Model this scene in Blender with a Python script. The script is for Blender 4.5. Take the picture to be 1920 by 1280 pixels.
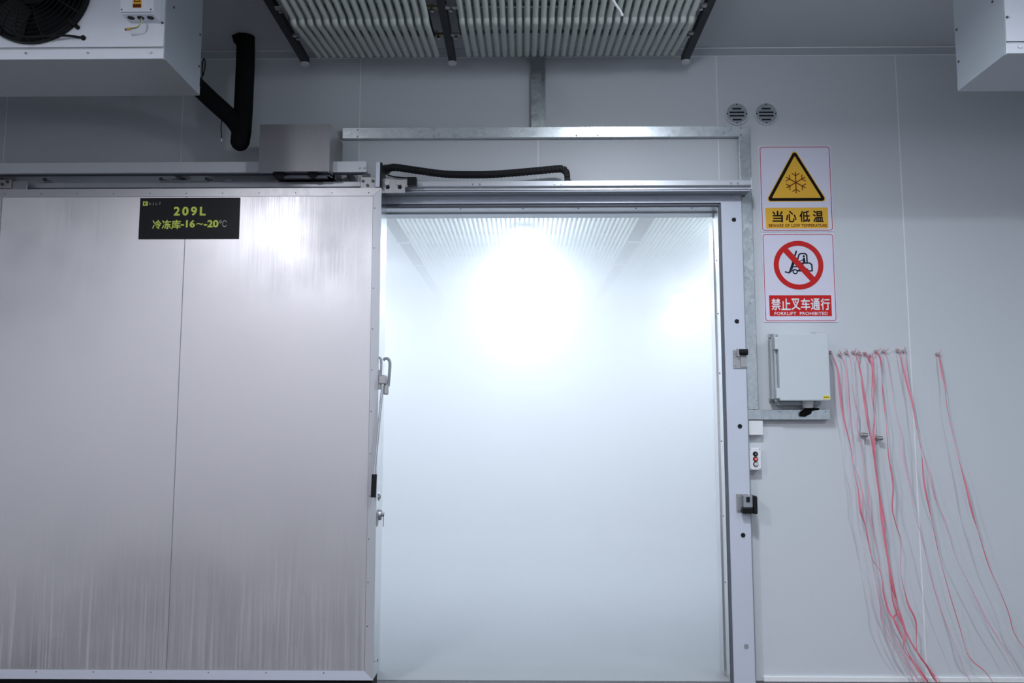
import bpy, bmesh, math, random
from mathutils import Vector, Matrix

for o in list(bpy.data.objects):
    bpy.data.objects.remove(o)
SC = bpy.context.scene
COL = SC.collection
random.seed(7)

# ------------------------------------------------------------------ camera
cam_data = bpy.data.cameras.new('camera')
cam_data.sensor_width = 36.0
cam_data.lens = 36.0 * 1540.0 / 1920.0
cam_data.clip_start = 0.05
cam = bpy.data.objects.new('camera', cam_data)
COL.objects.link(cam)
cam.location = (0.0, -4.5, 1.317)
cam.rotation_euler = (math.radians(90 + 6.06), 0.0, math.radians(0.787))
SC.camera = cam

# ------------------------------------------------------------------ world, exposure
w = bpy.data.worlds.new('world')
SC.world = w
w.use_nodes = True
w.node_tree.nodes['Background'].inputs[0].default_value = (0.5, 0.55, 0.6, 1)
w.node_tree.nodes['Background'].inputs[1].default_value = 0.02
SC.view_settings.view_transform = 'Standard'
SC.view_settings.look = 'None'
SC.view_settings.gamma = 1.0
SC.view_settings.use_curve_mapping = False
SC.view_settings.exposure = 0.0
SC.cycles.use_denoising = True
SC.cycles.volume_bounces = 3
SC.cycles.max_bounces = 8
SC.cycles.use_adaptive_sampling = True
SC.cycles.adaptive_threshold = 0.04
SC.cycles.diffuse_bounces = 4
SC.cycles.glossy_bounces = 3
SC.cycles.sample_clamp_indirect = 4.0
SC.cycles.caustics_reflective = False
SC.cycles.caustics_refractive = False

COOL = (0.84, 0.90, 1.0)


def area_lamp(name, loc, power, size, color=COOL, spread=170, aim=None):
    l = bpy.data.lights.new(name, 'AREA')
    l.shape = 'RECTANGLE' if isinstance(size, tuple) else 'DISK'
    if isinstance(size, tuple):
        l.size, l.size_y = size
    else:
        l.size = size
    l.energy = power
    l.color = color
    l.spread = math.radians(spread)
    o = bpy.data.objects.new(name, l)
    o.location = loc
    if aim:
        o.rotation_euler = (Vector(aim) - Vector(loc)).to_track_quat('-Z', 'Y').to_euler()
    COL.objects.link(o)
    return o


# ceiling lamps of the loading hall in front, and an added row behind the camera
HALL_LIGHTS = [((0.65, -1.95, 3.24), 46, COOL, 170), ((-2.05, -3.7, 3.30), 76, (0.92, 0.93, 1.0), 170), ((3.2, -3.2, 3.32), 46, COOL, 170),
         ((0.6, -6.6, 3.30), 80, (0.95, 0.95, 1.0), 160), ((-3.0, -6.6, 3.30), 72, (1.0, 0.94, 1.0), 160), ((3.8, -6.6, 3.30), 40, COOL, 160)]  # rear row is added to brighten the wall that the steel door reflects
for p, e, c, s in HALL_LIGHTS:
    area_lamp('hall_area_light', p, e, 0.30, c, s)
# the bare bulbs of the three front lamps also throw some light sideways and up
for p, e, c in [((0.65, -1.95, 3.18), 15, COOL), ((-2.05, -3.7, 3.22), 6, (0.92, 0.93, 1.0)), ((3.2, -3.2, 3.24), 9, COOL)]:
    l = bpy.data.lights.new('hall_bulb_light', 'POINT')
    l.energy = e
    l.color = c
    l.shadow_soft_size = 0.06
    o = bpy.data.objects.new('hall_bulb_light', l)
    o.location = p
    COL.objects.link(o)
# freezer lights (inside the fog): three lamps and three added side lights, each point over disc
FCOL = (0.745, 0.85, 1.0)
FREEZER_LIGHTS = [(x, y) for y in (2.75, 6.2) for x in (-2.05, 0.02, 2.05)]  # both left ones and the near right are unseen, added to even the fog
for x, y in FREEZER_LIGHTS:
    l = bpy.data.lights.new('freezer_point_light', 'POINT')
    l.energy = 40
    l.color = FCOL
    l.shadow_soft_size = 0.07
    o = bpy.data.objects.new('freezer_point_light', l)
    o.location = (x, y, 2.98)
    COL.objects.link(o)
    area_lamp('freezer_down_light', (x, y, 2.90), 58, 0.20, FCOL)


# ------------------------------------------------------------------ materials
MATS = {}


def mat(name, col, rough=0.5, metal=0.0, **k):
    m = bpy.data.materials.new(name)
    m.use_nodes = True
    nt = m.node_tree
    b = nt.nodes['Principled BSDF']
    b.inputs['Base Color'].default_value = (*col, 1)
    b.inputs['Roughness'].default_value = rough
    b.inputs['Metallic'].default_value = metal
    for key, v in k.items():
        b.inputs[key].default_value = v
    MATS[name] = m
    # every surface carries a little procedural unevenness
    tc = nt.nodes.new('ShaderNodeTexCoord')
    nz = nt.nodes.new('ShaderNodeTexNoise')
    nz.inputs['Scale'].default_value = 35
    nz.inputs['Detail'].default_value = 3
    nt.links.new(tc.outputs['Object'], nz.inputs['Vector'])
    mr = nt.nodes.new('ShaderNodeMapRange')
    mr.inputs['To Min'].default_value = max(0.02, rough - 0.05)
    mr.inputs['To Max'].default_value = min(1.0, rough + 0.05)
    nt.links.new(nz.outputs['Fac'], mr.inputs['Value'])
    nt.links.new(mr.outputs['Result'], b.inputs['Roughness'])
    return m


def nodes(m):
    nt = m.node_tree
    return nt, nt.nodes['Principled BSDF'], nt.nodes.new, nt.links.new


def stretched_noise(nt, scale, noise_scale, detail=4):
    tc = nt.nodes.new('ShaderNodeNewGeometry')
    mp = nt.nodes.new('ShaderNodeMapping')
    mp.inputs['Scale'].default_value = scale
    nz = nt.nodes.new('ShaderNodeTexNoise')
    nz.inputs['Scale'].default_value = noise_scale
    nz.inputs['Detail'].default_value = detail
    nt.links.new(tc.outputs['Position'], mp.inputs['Vector'])
    nt.links.new(mp.outputs['Vector'], nz.inputs['Vector'])
    return nz


def ramp(nt, src, p0, p1, v0, v1):
    r = nt.nodes.new('ShaderNodeMapRange')
    r.inputs['From Min'].default_value = p0
    r.inputs['From Max'].default_value = p1
    r.inputs['To Min'].default_value = v0
    r.inputs['To Max'].default_value = v1
    nt.links.new(src, r.inputs['Value'])
    return r.outputs['Result']


# painted steel wall panels with the faint vertical roll lines
m = mat('panel_white', (0.655, 0.69, 0.725), 0.42)
nt, b, N, L = nodes(m)
nz = stretched_noise(nt, (60, 60, 0.15), 1.0, 2)
bp = N('ShaderNodeBump'); bp.inputs['Strength'].default_value = 0.04; bp.inputs['Distance'].default_value = 0.01
L(nz.outputs['Fac'], bp.inputs['Height']); L(bp.outputs['Normal'], b.inputs['Normal'])
mat('panel_core', (0.45, 0.46, 0.46), 0.7)
mat('ceiling_white', (0.68, 0.71, 0.74), 0.55)
mat('sealant', (0.90, 0.92, 0.93), 0.4)
mat('cove_grey', (0.52, 0.56, 0.60), 0.4)
mat('concrete', (0.06, 0.06, 0.065), 0.45)
mat('freezer_white', (0.85, 0.87, 0.88), 0.5)
mat('freezer_floor', (0.36, 0.38, 0.40), 0.6)

# brushed stainless leaf: vertical grain, smudges, dried drip marks low down
m = mat('brushed_steel', (0.78, 0.77, 0.79), 0.36, 1.0)
nt, b, N, L = nodes(m)
gr = stretched_noise(nt, (400, 400, 3), 1.0, 3)
sm = stretched_noise(nt, (1, 1, 1), 2.2, 5)
dr = stretched_noise(nt, (80, 80, 1.6), 1.0, 4)
geo = N('ShaderNodeNewGeometry'); sp = N('ShaderNodeSeparateXYZ'); L(geo.outputs['Position'], sp.inputs[0])
low = ramp(nt, sp.outputs['Z'], 0.15, 1.0, 1.0, 0.0)
drm = N('ShaderNodeMath'); drm.operation = 'MULTIPLY'
L(ramp(nt, dr.outputs['Fac'], 0.45, 0.68, 0.0, 1.0), drm.inputs[0]); L(low, drm.inputs[1])
r1 = ramp(nt, gr.outputs['Fac'], 0.2, 0.8, 0.38, 0.50)
a1 = N('ShaderNodeMath'); a1.operation = 'ADD'
L(r1, a1.inputs[0]); L(ramp(nt, sm.outputs['Fac'], 0.35, 0.7, -0.05, 0.10), a1.inputs[1])
a2 = N('ShaderNodeMath'); a2.operation = 'MULTIPLY_ADD'
L(drm.outputs[0], a2.inputs[0]); a2.inputs[1].default_value = 0.16; L(a1.outputs[0], a2.inputs[2])
L(a2.outputs[0], b.inputs['Roughness'])
mx = N('ShaderNodeMix'); mx.data_type = 'RGBA'
mx.inputs[6].default_value = (0.78, 0.77, 0.79, 1); mx.inputs[7].default_value = (0.86, 0.85, 0.87, 1)
L(drm.outputs[0], mx.inputs[0]); L(mx.outputs[2], b.inputs['Base Color'])
b.inputs['Anisotropic'].default_value = 0.45
bp = N('ShaderNodeBump'); bp.inputs['Strength'].default_value = 0.02; bp.inputs['Distance'].default_value = 0.004
L(gr.outputs['Fac'], bp.inputs['Height']); L(bp.outputs['Normal'], b.inputs['Normal'])

m = mat('steel_box', (0.40, 0.40, 0.41), 0.5, 1.0)
nt, b, N, L = nodes(m)
gr = stretched_noise(nt, (300, 300, 4), 1.0, 3)
L(ramp(nt, gr.outputs['Fac'], 0.2, 0.8, 0.48, 0.62), b.inputs['Roughness'])

# galvanised sheet with spangle
m = mat('galvanised', (0.62, 0.66, 0.68), 0.3, 1.0)
nt, b, N, L = nodes(m)
geo = N('ShaderNodeNewGeometry'); vo = N('ShaderNodeTexVoronoi'); vo.inputs['Scale'].default_value = 55
L(geo.outputs['Position'], vo.inputs['Vector'])
sx = N('ShaderNodeSeparateColor'); L(vo.outputs['Color'], sx.inputs[0])
L(ramp(nt, sx.outputs[0], 0, 1, 0.27, 0.34), b.inputs['Roughness'])
mx = N('ShaderNodeMix'); mx.data_type = 'RGBA'
mx.inputs[6].default_value = (0.58, 0.63, 0.65, 1); mx.inputs[7].default_value = (0.68, 0.72, 0.74, 1)
L(sx.outputs[1], mx.inputs[0]); L(mx.outputs[2], b.inputs['Base Color'])
bn = N('ShaderNodeTexNoise'); bn.inputs['Scale'].default_value = 9; L(geo.outputs['Position'], bn.inputs['Vector'])
bp = N('ShaderNodeBump'); bp.inputs['Strength'].default_value = 0.015; bp.inputs['Distance'].default_value = 0.02
L(bn.outputs['Fac'], bp.inputs['Height']); L(bp.outputs['Normal'], b.inputs['Normal'])

mat('polished_steel', (0.74, 0.75, 0.76), 0.22, 1.0)
mat('trim_steel', (0.66, 0.66, 0.68), 0.42, 1.0)
mat('vent_grey', (0.40, 0.43, 0.46), 0.4, 0.3)
mat('aluminium', (0.58, 0.60, 0.64), 0.38, 0.5)
mat('aluminium_white', (0.66, 0.70, 0.80), 0.42, 0.15)
mat('dark_aluminium', (0.32, 0.34, 0.37), 0.4, 0.6)
mat('zinc_plate', (0.46, 0.46, 0.47), 0.42, 0.8)
mat('bolt_steel', (0.55, 0.55, 0.56), 0.3, 1.0)
mat('screw_dark', (0.10, 0.10, 0.11), 0.4, 0.6)
mat('gasket', (0.13, 0.14, 0.17), 0.6)
mat('black_rubber', (0.012, 0.013, 0.014), 0.65)
mat('black_foam', (0.006, 0.007, 0.007), 0.9)
mat('black_plastic', (0.008, 0.009, 0.010), 0.5)
mat('cap_black', (0.012, 0.014, 0.018), 0.5)
mat('cap_grey', (0.30, 0.32, 0.36), 0.5)
mat('white_paint', (0.86, 0.90, 0.97), 0.35)
mat('beam_white', (0.74, 0.76, 0.80), 0.4)
mat('casing_side', (0.52, 0.57, 0.62), 0.35, 0.35)
mat('casing_bottom', (0.55, 0.58, 0.61), 0.4, 0.25)
mat('tube_frosted', (0.74, 0.80, 0.74), 0.5)
mat('bar_black', (0.016, 0.021, 0.026), 0.5, 0.2)
mat('brass', (0.25, 0.21, 0.12), 0.35, 0.8)
mat('white_plastic', (0.86, 0.87, 0.89), 0.35)
mat('box_grey', (0.63, 0.68, 0.71), 0.4)
mat('hinge_grey', (0.50, 0.55, 0.58), 0.4)
mat('rope_pink', (0.80, 0.23, 0.30), 0.35)
mat('rope_pale', (0.78, 0.42, 0.52), 0.35)
mat('anchor_grey', (0.50, 0.49, 0.49), 0.5, 0.2)
mat('sign_white', (0.78, 0.77, 0.90), 0.3)
mat('sign_red', (0.62, 0.02, 0.02), 0.35)
mat('sign_border', (0.52, 0.06, 0.08), 0.35)
mat('sign_yellow', (0.88, 0.50, 0.06), 0.5)
mat('sign_black', (0.010, 0.009, 0.009), 0.4)
mat('sign_brown', (0.16, 0.03, 0.01), 0.4)
mat('sign_navy', (0.012, 0.012, 0.03), 0.4)
mat('letter_white', (0.85, 0.85, 0.90), 0.4)
mat('plate_black', (0.026, 0.027, 0.030), 0.3)
mat('plate_green', (0.74, 0.84, 0.15), 0.45)
mat('plate_pale', (0.50, 0.52, 0.42), 0.45)
mat('button_red', (0.75, 0.04, 0.02), 0.35)
mat('wire_green', (0.16, 0.24, 0.10), 0.5)
mat('wire_yellow', (0.65, 0.60, 0.22), 0.5)
mat('wire_orange', (0.75, 0.42, 0.15), 0.5)
mat('sticker_yellow', (0.80, 0.72, 0.06), 0.4)
for nm in ('sign_white', 'sign_red', 'sign_border', 'sign_yellow', 'sign_black', 'sign_brown', 'sign_navy', 'letter_white', 'plate_green', 'plate_black', 'plate_pale'):
    MATS[nm].node_tree.nodes['Principled BSDF'].inputs['Specular IOR Level'].default_value = 0.12
for nm in ('black_plastic', 'black_rubber', 'black_foam', 'cap_black'):
    MATS[nm].node_tree.nodes['Principled BSDF'].inputs['Specular IOR Level'].default_value = 0.2
m = mat('lamp_diffuser', (0.9, 0.9, 0.9), 0.5)
m.node_tree.nodes['Principled BSDF'].inputs['Emission Color'].default_value = (*COOL, 1)
m.node_tree.nodes['Principled BSDF'].inputs['Emission Strength'].default_value = 12.0


# ------------------------------------------------------------------ mesh helpers
class MB:
    def __init__(s):
        s.bm = bmesh.new()

    def box(s, x0, x1, y0, y1, z0, z1, bev=0.0):
        bm = bmesh.new()
        bmesh.ops.create_cube(bm, size=1.0)
        for v in bm.verts:
            v.co = Vector(((x0 + x1) / 2 + v.co.x * (x1 - x0), (y0 + y1) / 2 + v.co.y * (y1 - y0),
                           (z0 + z1) / 2 + v.co.z * (z1 - z0)))
        if bev:
            bmesh.ops.bevel(bm, geom=bm.edges[:], offset=bev, segments=2, affect='EDGES', profile=0.5)
        return s._take(bm)

    def _take(s, bm):
        me = bpy.data.meshes.new('t'); bm.to_mesh(me); bm.free()
        s.bm.from_mesh(me); bpy.data.meshes.remove(me)
        return s

    def prism(s, pts, a0, a1, axis='y'):
        """polygon extruded along an axis; pts are the two other coordinates"""
        def mk(p, a):
            if axis == 'y': return (p[0], a, p[1])
            if axis == 'x': return (a, p[0], p[1])
            return (p[0], p[1], a)
        bm = bmesh.new()
        A = [bm.verts.new(mk(p, a0)) for p in pts]
        B = [bm.verts.new(mk(p, a1)) for p in pts]
        n = len(pts)
        bm.faces.new(A); bm.faces.new(B[::-1])
        for i in range(n):
            bm.faces.new((A[i], B[i], B[(i + 1) % n], A[(i + 1) % n]))
        bmesh.ops.recalc_face_normals(bm, faces=bm.faces[:])
        return s._take(bm)

    def ring(s, outer, inner, a0, a1):
        """band between two outlines (same point count) in XZ, thickness a0..a1 in Y"""
        bm = bmesh.new(); n = len(outer)
        O0 = [bm.verts.new((p[0], a0, p[1])) for p in outer]; O1 = [bm.verts.new((p[0], a1, p[1])) for p in outer]
        I0 = [bm.verts.new((p[0], a0, p[1])) for p in inner]; I1 = [bm.verts.new((p[0], a1, p[1])) for p in inner]
        for i in range(n):
            j = (i + 1) % n
            bm.faces.new((O0[i], O0[j], I0[j], I0[i])); bm.faces.new((O1[i], I1[i], I1[j], O1[j]))
            bm.faces.new((O0[i], O1[i], O1[j], O0[j])); bm.faces.new((I0[i], I0[j], I1[j], I1[i]))
        bmesh.ops.recalc_face_normals(bm, faces=bm.faces[:])
        return s._take(bm)

    def cyl(s, p0, p1, r0, r1=None, n=16):
        r1 = r0 if r1 is None else r1
        p0, p1 = Vector(p0), Vector(p1); d = p1 - p0
        bm = bmesh.new()
        bmesh.ops.create_cone(bm, cap_ends=True, segments=n, radius1=r0, radius2=r1, depth=d.length)
        bmesh.ops.transform(bm, matrix=Matrix.Translation((p0 + p1) / 2) @ d.to_track_quat('Z', 'Y').to_matrix().to_4x4(), verts=bm.verts)
        return s._take(bm)

    def sphere(s, c, r, n=10, sc=(1, 1, 1)):
        bm = bmesh.new()
        bmesh.ops.create_uvsphere(bm, u_segments=n, v_segments=max(5, n // 2), radius=r)
        bmesh.ops.scale(bm, vec=sc, verts=bm.verts); bmesh.ops.translate(bm, vec=c, verts=bm.verts)
        return s._take(bm)

    def tube(s, pts, r, n=8, smooth=0, closed=False):
        pts = [Vector(p) for p in pts]
        if smooth: pts = catmull(pts, smooth, closed)
        bm = bmesh.new(); rings = []; m_ = len(pts)
        up = None
        for i, p in enumerate(pts):
            if closed: t = (pts[(i + 1) % m_] - pts[i - 1]).normalized()
            else: t = (pts[min(i + 1, m_ - 1)] - pts[max(i - 1, 0)]).normalized()
            if up is None:
                up = t.orthogonal().normalized()
            up = (up - t * up.dot(t)).normalized(); side = t.cross(up)
            rr = r[i] if isinstance(r, list) else r
            rings.append([bm.verts.new(p + (up * math.cos(a) + side * math.sin(a)) * rr) for a in [2 * math.pi * k / n for k in range(n)]])
        for i in range(m_ if closed else m_ - 1):
            A, B = rings[i], rings[(i + 1) % m_]
            for k in range(n):
                bm.faces.new((A[k], A[(k + 1) % n], B[(k + 1) % n], B[k]))
        if not closed:
            bm.faces.new(rings[0][::-1]); bm.faces.new(rings[-1])
        bmesh.ops.recalc_face_normals(bm, faces=bm.faces[:])
        return s._take(bm)

    def stroke(s, pts, w_, y0, y1):
        """flat round-ended brush stroke in the XZ plane"""
        for i in range(len(pts) - 1):
            a, c = Vector(pts[i]), Vector(pts[i + 1]); d = (c - a)
            if d.length < 1e-7: continue
            d.normalize(); nrm = Vector((-d.y, d.x)) * w_ / 2
            out = []
            for k in range(7):
                t = math.pi * k / 6
                out.append(c + nrm * math.cos(t) + d * (w_ / 2) * math.sin(t))
            for k in range(7):
                t = math.pi * k / 6
                out.append(a - nrm * math.cos(t) - d * (w_ / 2) * math.sin(t))
            s.prism([(p.x, p.y) for p in out], y0 - 0.00003 * i, y1)
        return s


def catmull(pts, k, closed=False):
    out = []; n = len(pts)
    rng = n if closed else n - 1
    for i in range(rng):
        g = (lambda j: pts[j % n]) if closed else (lambda j: pts[max(0, min(n - 1, j))])
        p0, p1, p2, p3 = g(i - 1), g(i), g(i + 1), g(i + 2)
        for q in range(k):
            t = q / k
            out.append(0.5 * ((2 * p1) + (p2 - p0) * t + (2 * p0 - 5 * p1 + 4 * p2 - p3) * t * t + (3 * p1 - p0 - 3 * p2 + p3) * t ** 3))
    if not closed: out.append(pts[-1])
    return out


def circle(cx, cz, r, n=48):
    return [(cx + r * math.cos(2 * math.pi * k / n), cz + r * math.sin(2 * math.pi * k / n)) for k in range(n)]


def rrect(x0, x1, z0, z1, r, n=5):
    out = []
    for cx, cz, a0 in ((x1 - r, z1 - r, 0), (x0 + r, z1 - r, 90), (x0 + r, z0 + r, 180), (x1 - r, z0 + r, 270)):
        for k in range(n + 1):
            a = math.radians(a0 + 90 * k / n); out.append((cx + r * math.cos(a), cz + r * math.sin(a)))
    return out


def rtri(pts, r, n=6):
    """rounded polygon (counter-clockwise outline)"""
    out = []; m_ = len(pts)
    for i in range(m_):
        p = Vector(pts[i]); a = (Vector(pts[i - 1]) - p).normalized(); c = (Vector(pts[(i + 1) % m_]) - p).normalized()
        h = math.acos(max(-1, min(1, a.dot(c)))) / 2
        ctr = p + (a + c).normalized() * (r / math.sin(h))
        t0 = p + a * (r / math.tan(h)) - ctr; t1 = p + c * (r / math.tan(h)) - ctr
        a0 = math.atan2(t0.y, t0.x); a1 = math.atan2(t1.y, t1.x)
        while a1 - a0 > math.pi: a1 -= 2 * math.pi
        while a1 - a0 < -math.pi: a1 += 2 * math.pi
        for k in range(n + 1):
            t = a0 + (a1 - a0) * k / n; out.append((ctr.x + r * math.cos(t), ctr.y + r * math.sin(t)))
    return out


def wpos(o):
    v = Vector(o.location)
    while o.parent:
        o = o.parent; v += Vector(o.location)
    return v


def obj(name, mb, material, parent=None, smooth=False, label=None, kind=None):
    """one mesh object, origin at the middle of its base"""
    bm = mb.bm
    xs = [v.co.x for v in bm.verts]; ys = [v.co.y for v in bm.verts]; zs = [v.co.z for v in bm.verts]
    org = Vector(((min(xs) + max(xs)) / 2, (min(ys) + max(ys)) / 2, min(zs)))
    bmesh.ops.translate(bm, vec=-org, verts=bm.verts)
    me = bpy.data.meshes.new(name); bm.to_mesh(me); bm.free()
    me.materials.append(MATS[material])
    if smooth:
        for p in me.polygons: p.use_smooth = True
        try:
            me.set_sharp_from_angle(angle=math.radians(40))
        except Exception:
            pass
    o = bpy.data.objects.new(name, me); COL.objects.link(o)
    if parent:
        o.parent = parent; o.location = org - wpos(parent)
    else:
        o.location = org
    if label: o['label'] = label
    if kind: o['kind'] = kind
    return o


def thing(name, label, cat, loc, group=None, kind=None):
    o = bpy.data.objects.new(name, None); o.empty_display_size = 0.05
    COL.objects.link(o); o.location = loc
    o['label'] = label; o['category'] = cat
    if group: o['group'] = group
    if kind: o['kind'] = kind
    return o


def tag(o, label, cat, group=None, kind=None):
    o['label'] = label; o['category'] = cat
    if group: o['group'] = group
    if kind: o['kind'] = kind
    return o


def dup(src, parent, world_loc):
    c = src.copy(); COL.objects.link(c); c.parent = parent
    c.location = Vector(world_loc) - (wpos(parent) if parent else Vector((0, 0, 0)))
    return c


def text(name, body, x0, x1, z0, z1, y, material, parent, bold=0.0, spacing=1.0, th=0.0006):
    """printed lettering filling a rectangle on a plane facing -Y"""
    cu = bpy.data.curves.new(name, 'FONT'); cu.body = body
    cu.space_character = spacing; cu.resolution_u = 3
    t = bpy.data.objects.new(name, cu); COL.objects.link(t)
    bpy.context.view_layer.update()
    me = bpy.data.meshes.new_from_object(t.evaluated_get(bpy.context.evaluated_depsgraph_get()))
    bpy.data.objects.remove(t); bpy.data.curves.remove(cu)
    xs = [v.co.x for v in me.vertices]; zs = [v.co.y for v in me.vertices]
    ax, bx, az, bz = min(xs), max(xs), min(zs), max(zs)
    for v in me.vertices:
        v.co = Vector(((v.co.x - ax) / (bx - ax) * (x1 - x0) - (x1 - x0) / 2, 0.0, (v.co.y - az) / (bz - az) * (z1 - z0)))
    bm = bmesh.new()
    sx_, sz_ = (x1 - x0) / (bx - ax), (z1 - z0) / (bz - az)
    ring_ = [(0.0, 0.0)] + ([(math.cos(k * math.pi / 4) * bold, math.sin(k * math.pi / 4) * bold) for k in range(8)] if bold else [])
    for k, (dx, dz) in enumerate(ring_):          # thicker strokes: the outline repeated slightly off-centre
        b2 = bmesh.new(); b2.from_mesh(me)
        r = bmesh.ops.extrude_face_region(b2, geom=b2.faces[:])
        bmesh.ops.translate(b2, vec=(0, -th - 0.00001 * k, 0), verts=[g for g in r['geom'] if isinstance(g, bmesh.types.BMVert)])
        bmesh.ops.recalc_face_normals(b2, faces=b2.faces[:])
        bmesh.ops.translate(b2, vec=(dx * sx_, 0, dz * sz_), verts=b2.verts)
        m2 = bpy.data.meshes.new('t'); b2.to_mesh(m2); b2.free(); bm.from_mesh(m2); bpy.data.meshes.remove(m2)
    bm.to_mesh(me); bm.free()
    for f in me.polygons: f.use_smooth = False
    me.materials.clear(); me.materials.append(MATS[material]); me.name = name
    o = bpy.data.objects.new(name, me); COL.objects.link(o); o.parent = parent
    o.location = Vector(((x0 + x1) / 2, y, z0)) - wpos(parent)
    return o


def screw(parent, x, y, z, r=0.005, material='bolt_steel', name='screw', d=(0, -1, 0), h=0.004):
    mb = MB(); p = Vector((x, y, z)); dv = Vector(d)
    mb.cyl(p + dv * -0.001, p + dv * h, r, r * 0.75, 10)
    return obj(name, mb, material, parent)

# =================================================================== THE SETTING
XL, XR, YB, CEIL = -5.0, 5.2, -8.0, 3.458
OX0, OX1, OZ = -0.80, 1.085, 2.545            # doorway through the insulated wall
WT = 0.15
tag(obj('floor', MB().box(XL, XR, YB, WT, -0.1, 0.0), 'concrete'), 'grey concrete floor of the hall', 'floor', kind='structure')
tag(obj('ceiling', MB().box(XL, XR, YB, WT, CEIL, CEIL + 0.1), 'ceiling_white'), 'dim white panelled ceiling', 'ceiling', kind='structure')
tag(obj('wall_left', MB().box(XL - 0.1, XL, YB, WT, 0, CEIL), 'panel_white'), 'plain white side wall at far left', 'wall', kind='structure')
tag(obj('wall_right', MB().box(XR, XR + 0.1, YB, WT, 0, CEIL), 'panel_white'), 'plain white side wall at far right', 'wall', kind='structure')
tag(obj('wall_rear', MB().box(XL, XR, YB - 0.1, YB, 0, CEIL), 'panel_white'), 'plain white wall behind the viewer', 'wall', kind='structure')

wb = MB()
wb.box(XL, OX0, 0.03, WT, 0, CEIL).box(OX1, XR, 0.03, WT, 0, CEIL).box(OX0, OX1, 0.03, WT, OZ, CEIL)
wall = tag(obj('wall_back', wb, 'panel_core'), 'insulated sandwich panel wall around the freezer doorway', 'wall', kind='structure')
seams = [0.086 + 1.0145 * k for k in range(-5, 6)]
edges = [XL] + [s for s in seams if XL < s < XR] + [XR]
G = 0.0015
for a, c in zip(edges[:-1], edges[1:]):
    a2, c2 = a + G, c - G
    if c2 <= OX0 or a2 >= OX1:
        poly = [(a2, 0), (c2, 0), (c2, CEIL), (a2, CEIL)]
    elif a2 < OX0:
        poly = [(a2, 0), (OX0, 0), (OX0, OZ), (c2, OZ), (c2, CEIL), (a2, CEIL)]
    elif c2 > OX1:
        poly = [(a2, OZ), (OX1, OZ), (OX1, 0), (c2, 0), (c2, CEIL), (a2, CEIL)]
    else:
        poly = [(a2, OZ), (c2, OZ), (c2, CEIL), (a2, CEIL)]
    obj('wall_panel', MB().prism(poly, 0.0, 0.03), 'panel_white', wall)
for s in edges[1:-1]:
    z0 = OZ + 0.01 if OX0 < s < OX1 else 0.02
    obj('sealant_bead', MB().box(s - 0.0028, s + 0.0028, -0.0012, 0.02, z0, CEIL - 0.03), 'sealant', wall)
# ceiling cove angle
cv = MB().prism([(0.0, 3.428), (-0.004, 3.428), (-0.046, 3.452), (-0.046, CEIL), (0.0, CEIL)], XL, XR, 'x')
cove = tag(obj('trim_1', cv, 'cove_grey'), 'grey angle trim running where wall meets ceiling', 'trim', kind='structure')
obj('lower_edge', MB().box(XL, XR, -0.006, 0.0, 3.424, 3.4285), 'sealant', cove)
obj('upper_edge', MB().box(XL, XR, -0.050, -0.046, 3.450, 3.456), 'sealant', cove)
# base strip at the foot of the wall
tag(obj('baseboard_right', MB().box(1.26, XR, -0.012, 0.0, 0.0, 0.022), 'sealant'), 'thin pale base strip along the foot of the wall, right of the door', 'baseboard', kind='structure')
tag(obj('baseboard_left', MB().box(XL, -0.93, -0.012, 0.0, 0.0, 0.022), 'sealant'), 'thin pale base strip behind the sliding door', 'baseboard', kind='structure')

# freezer room beyond
FX0, FX1, FY1, FZ = -4.0, 4.5, 9.0, 3.458
tag(obj('floor_freezer', MB().box(FX0, FX1, WT, FY1, -0.1, 0.0).box(OX0, OX1, -0.02, WT, -0.1, 0.003), 'freezer_floor'), 'pale floor of the freezer room, with a doorway strip toned to blend into the fog', 'floor', kind='structure')  # pale strip through the doorway stands in for fog over the threshold
tag(obj('ceiling_freezer', MB().box(FX0, FX1, WT, FY1, FZ, FZ + 0.1), 'freezer_white'), 'white ceiling of the freezer room', 'ceiling', kind='structure')
tag(obj('wall_freezer_left', MB().box(FX0 - 0.1, FX0, WT, FY1, 0, FZ), 'freezer_white'), 'white freezer side wall hidden in fog, left', 'wall', kind='structure')
tag(obj('wall_freezer_right', MB().box(FX1, FX1 + 0.1, WT, FY1, 0, FZ), 'freezer_white'), 'white freezer side wall hidden in fog, right', 'wall', kind='structure')
tag(obj('wall_freezer_back', MB().box(FX0, FX1, FY1, FY1 + 0.1, 0, FZ), 'freezer_white'), 'white freezer end wall hidden in fog', 'wall', kind='structure')
fm = bpy.data.materials.new('fog'); fm.use_nodes = True; MATS['fog'] = fm
ft = fm.node_tree; ft.nodes.clear()
vs = ft.nodes.new('ShaderNodeVolumeScatter'); fo = ft.nodes.new('ShaderNodeOutputMaterial')
vs.inputs['Color'].default_value = (0.985, 0.992, 1.0, 1)
vs.inputs['Density'].default_value = 0.45
vs.inputs['Anisotropy'].default_value = 0.4
ft.links.new(vs.outputs[0], fo.inputs['Volume'])
tag(obj('fog', MB().box(FX0 + 0.02, FX1 - 0.02, WT + 0.005, FY1 - 0.02, 0.01, FZ - 0.01), 'fog'),
    'thick white freezing fog filling the room beyond the doorway', 'fog', kind='stuff')

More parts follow.
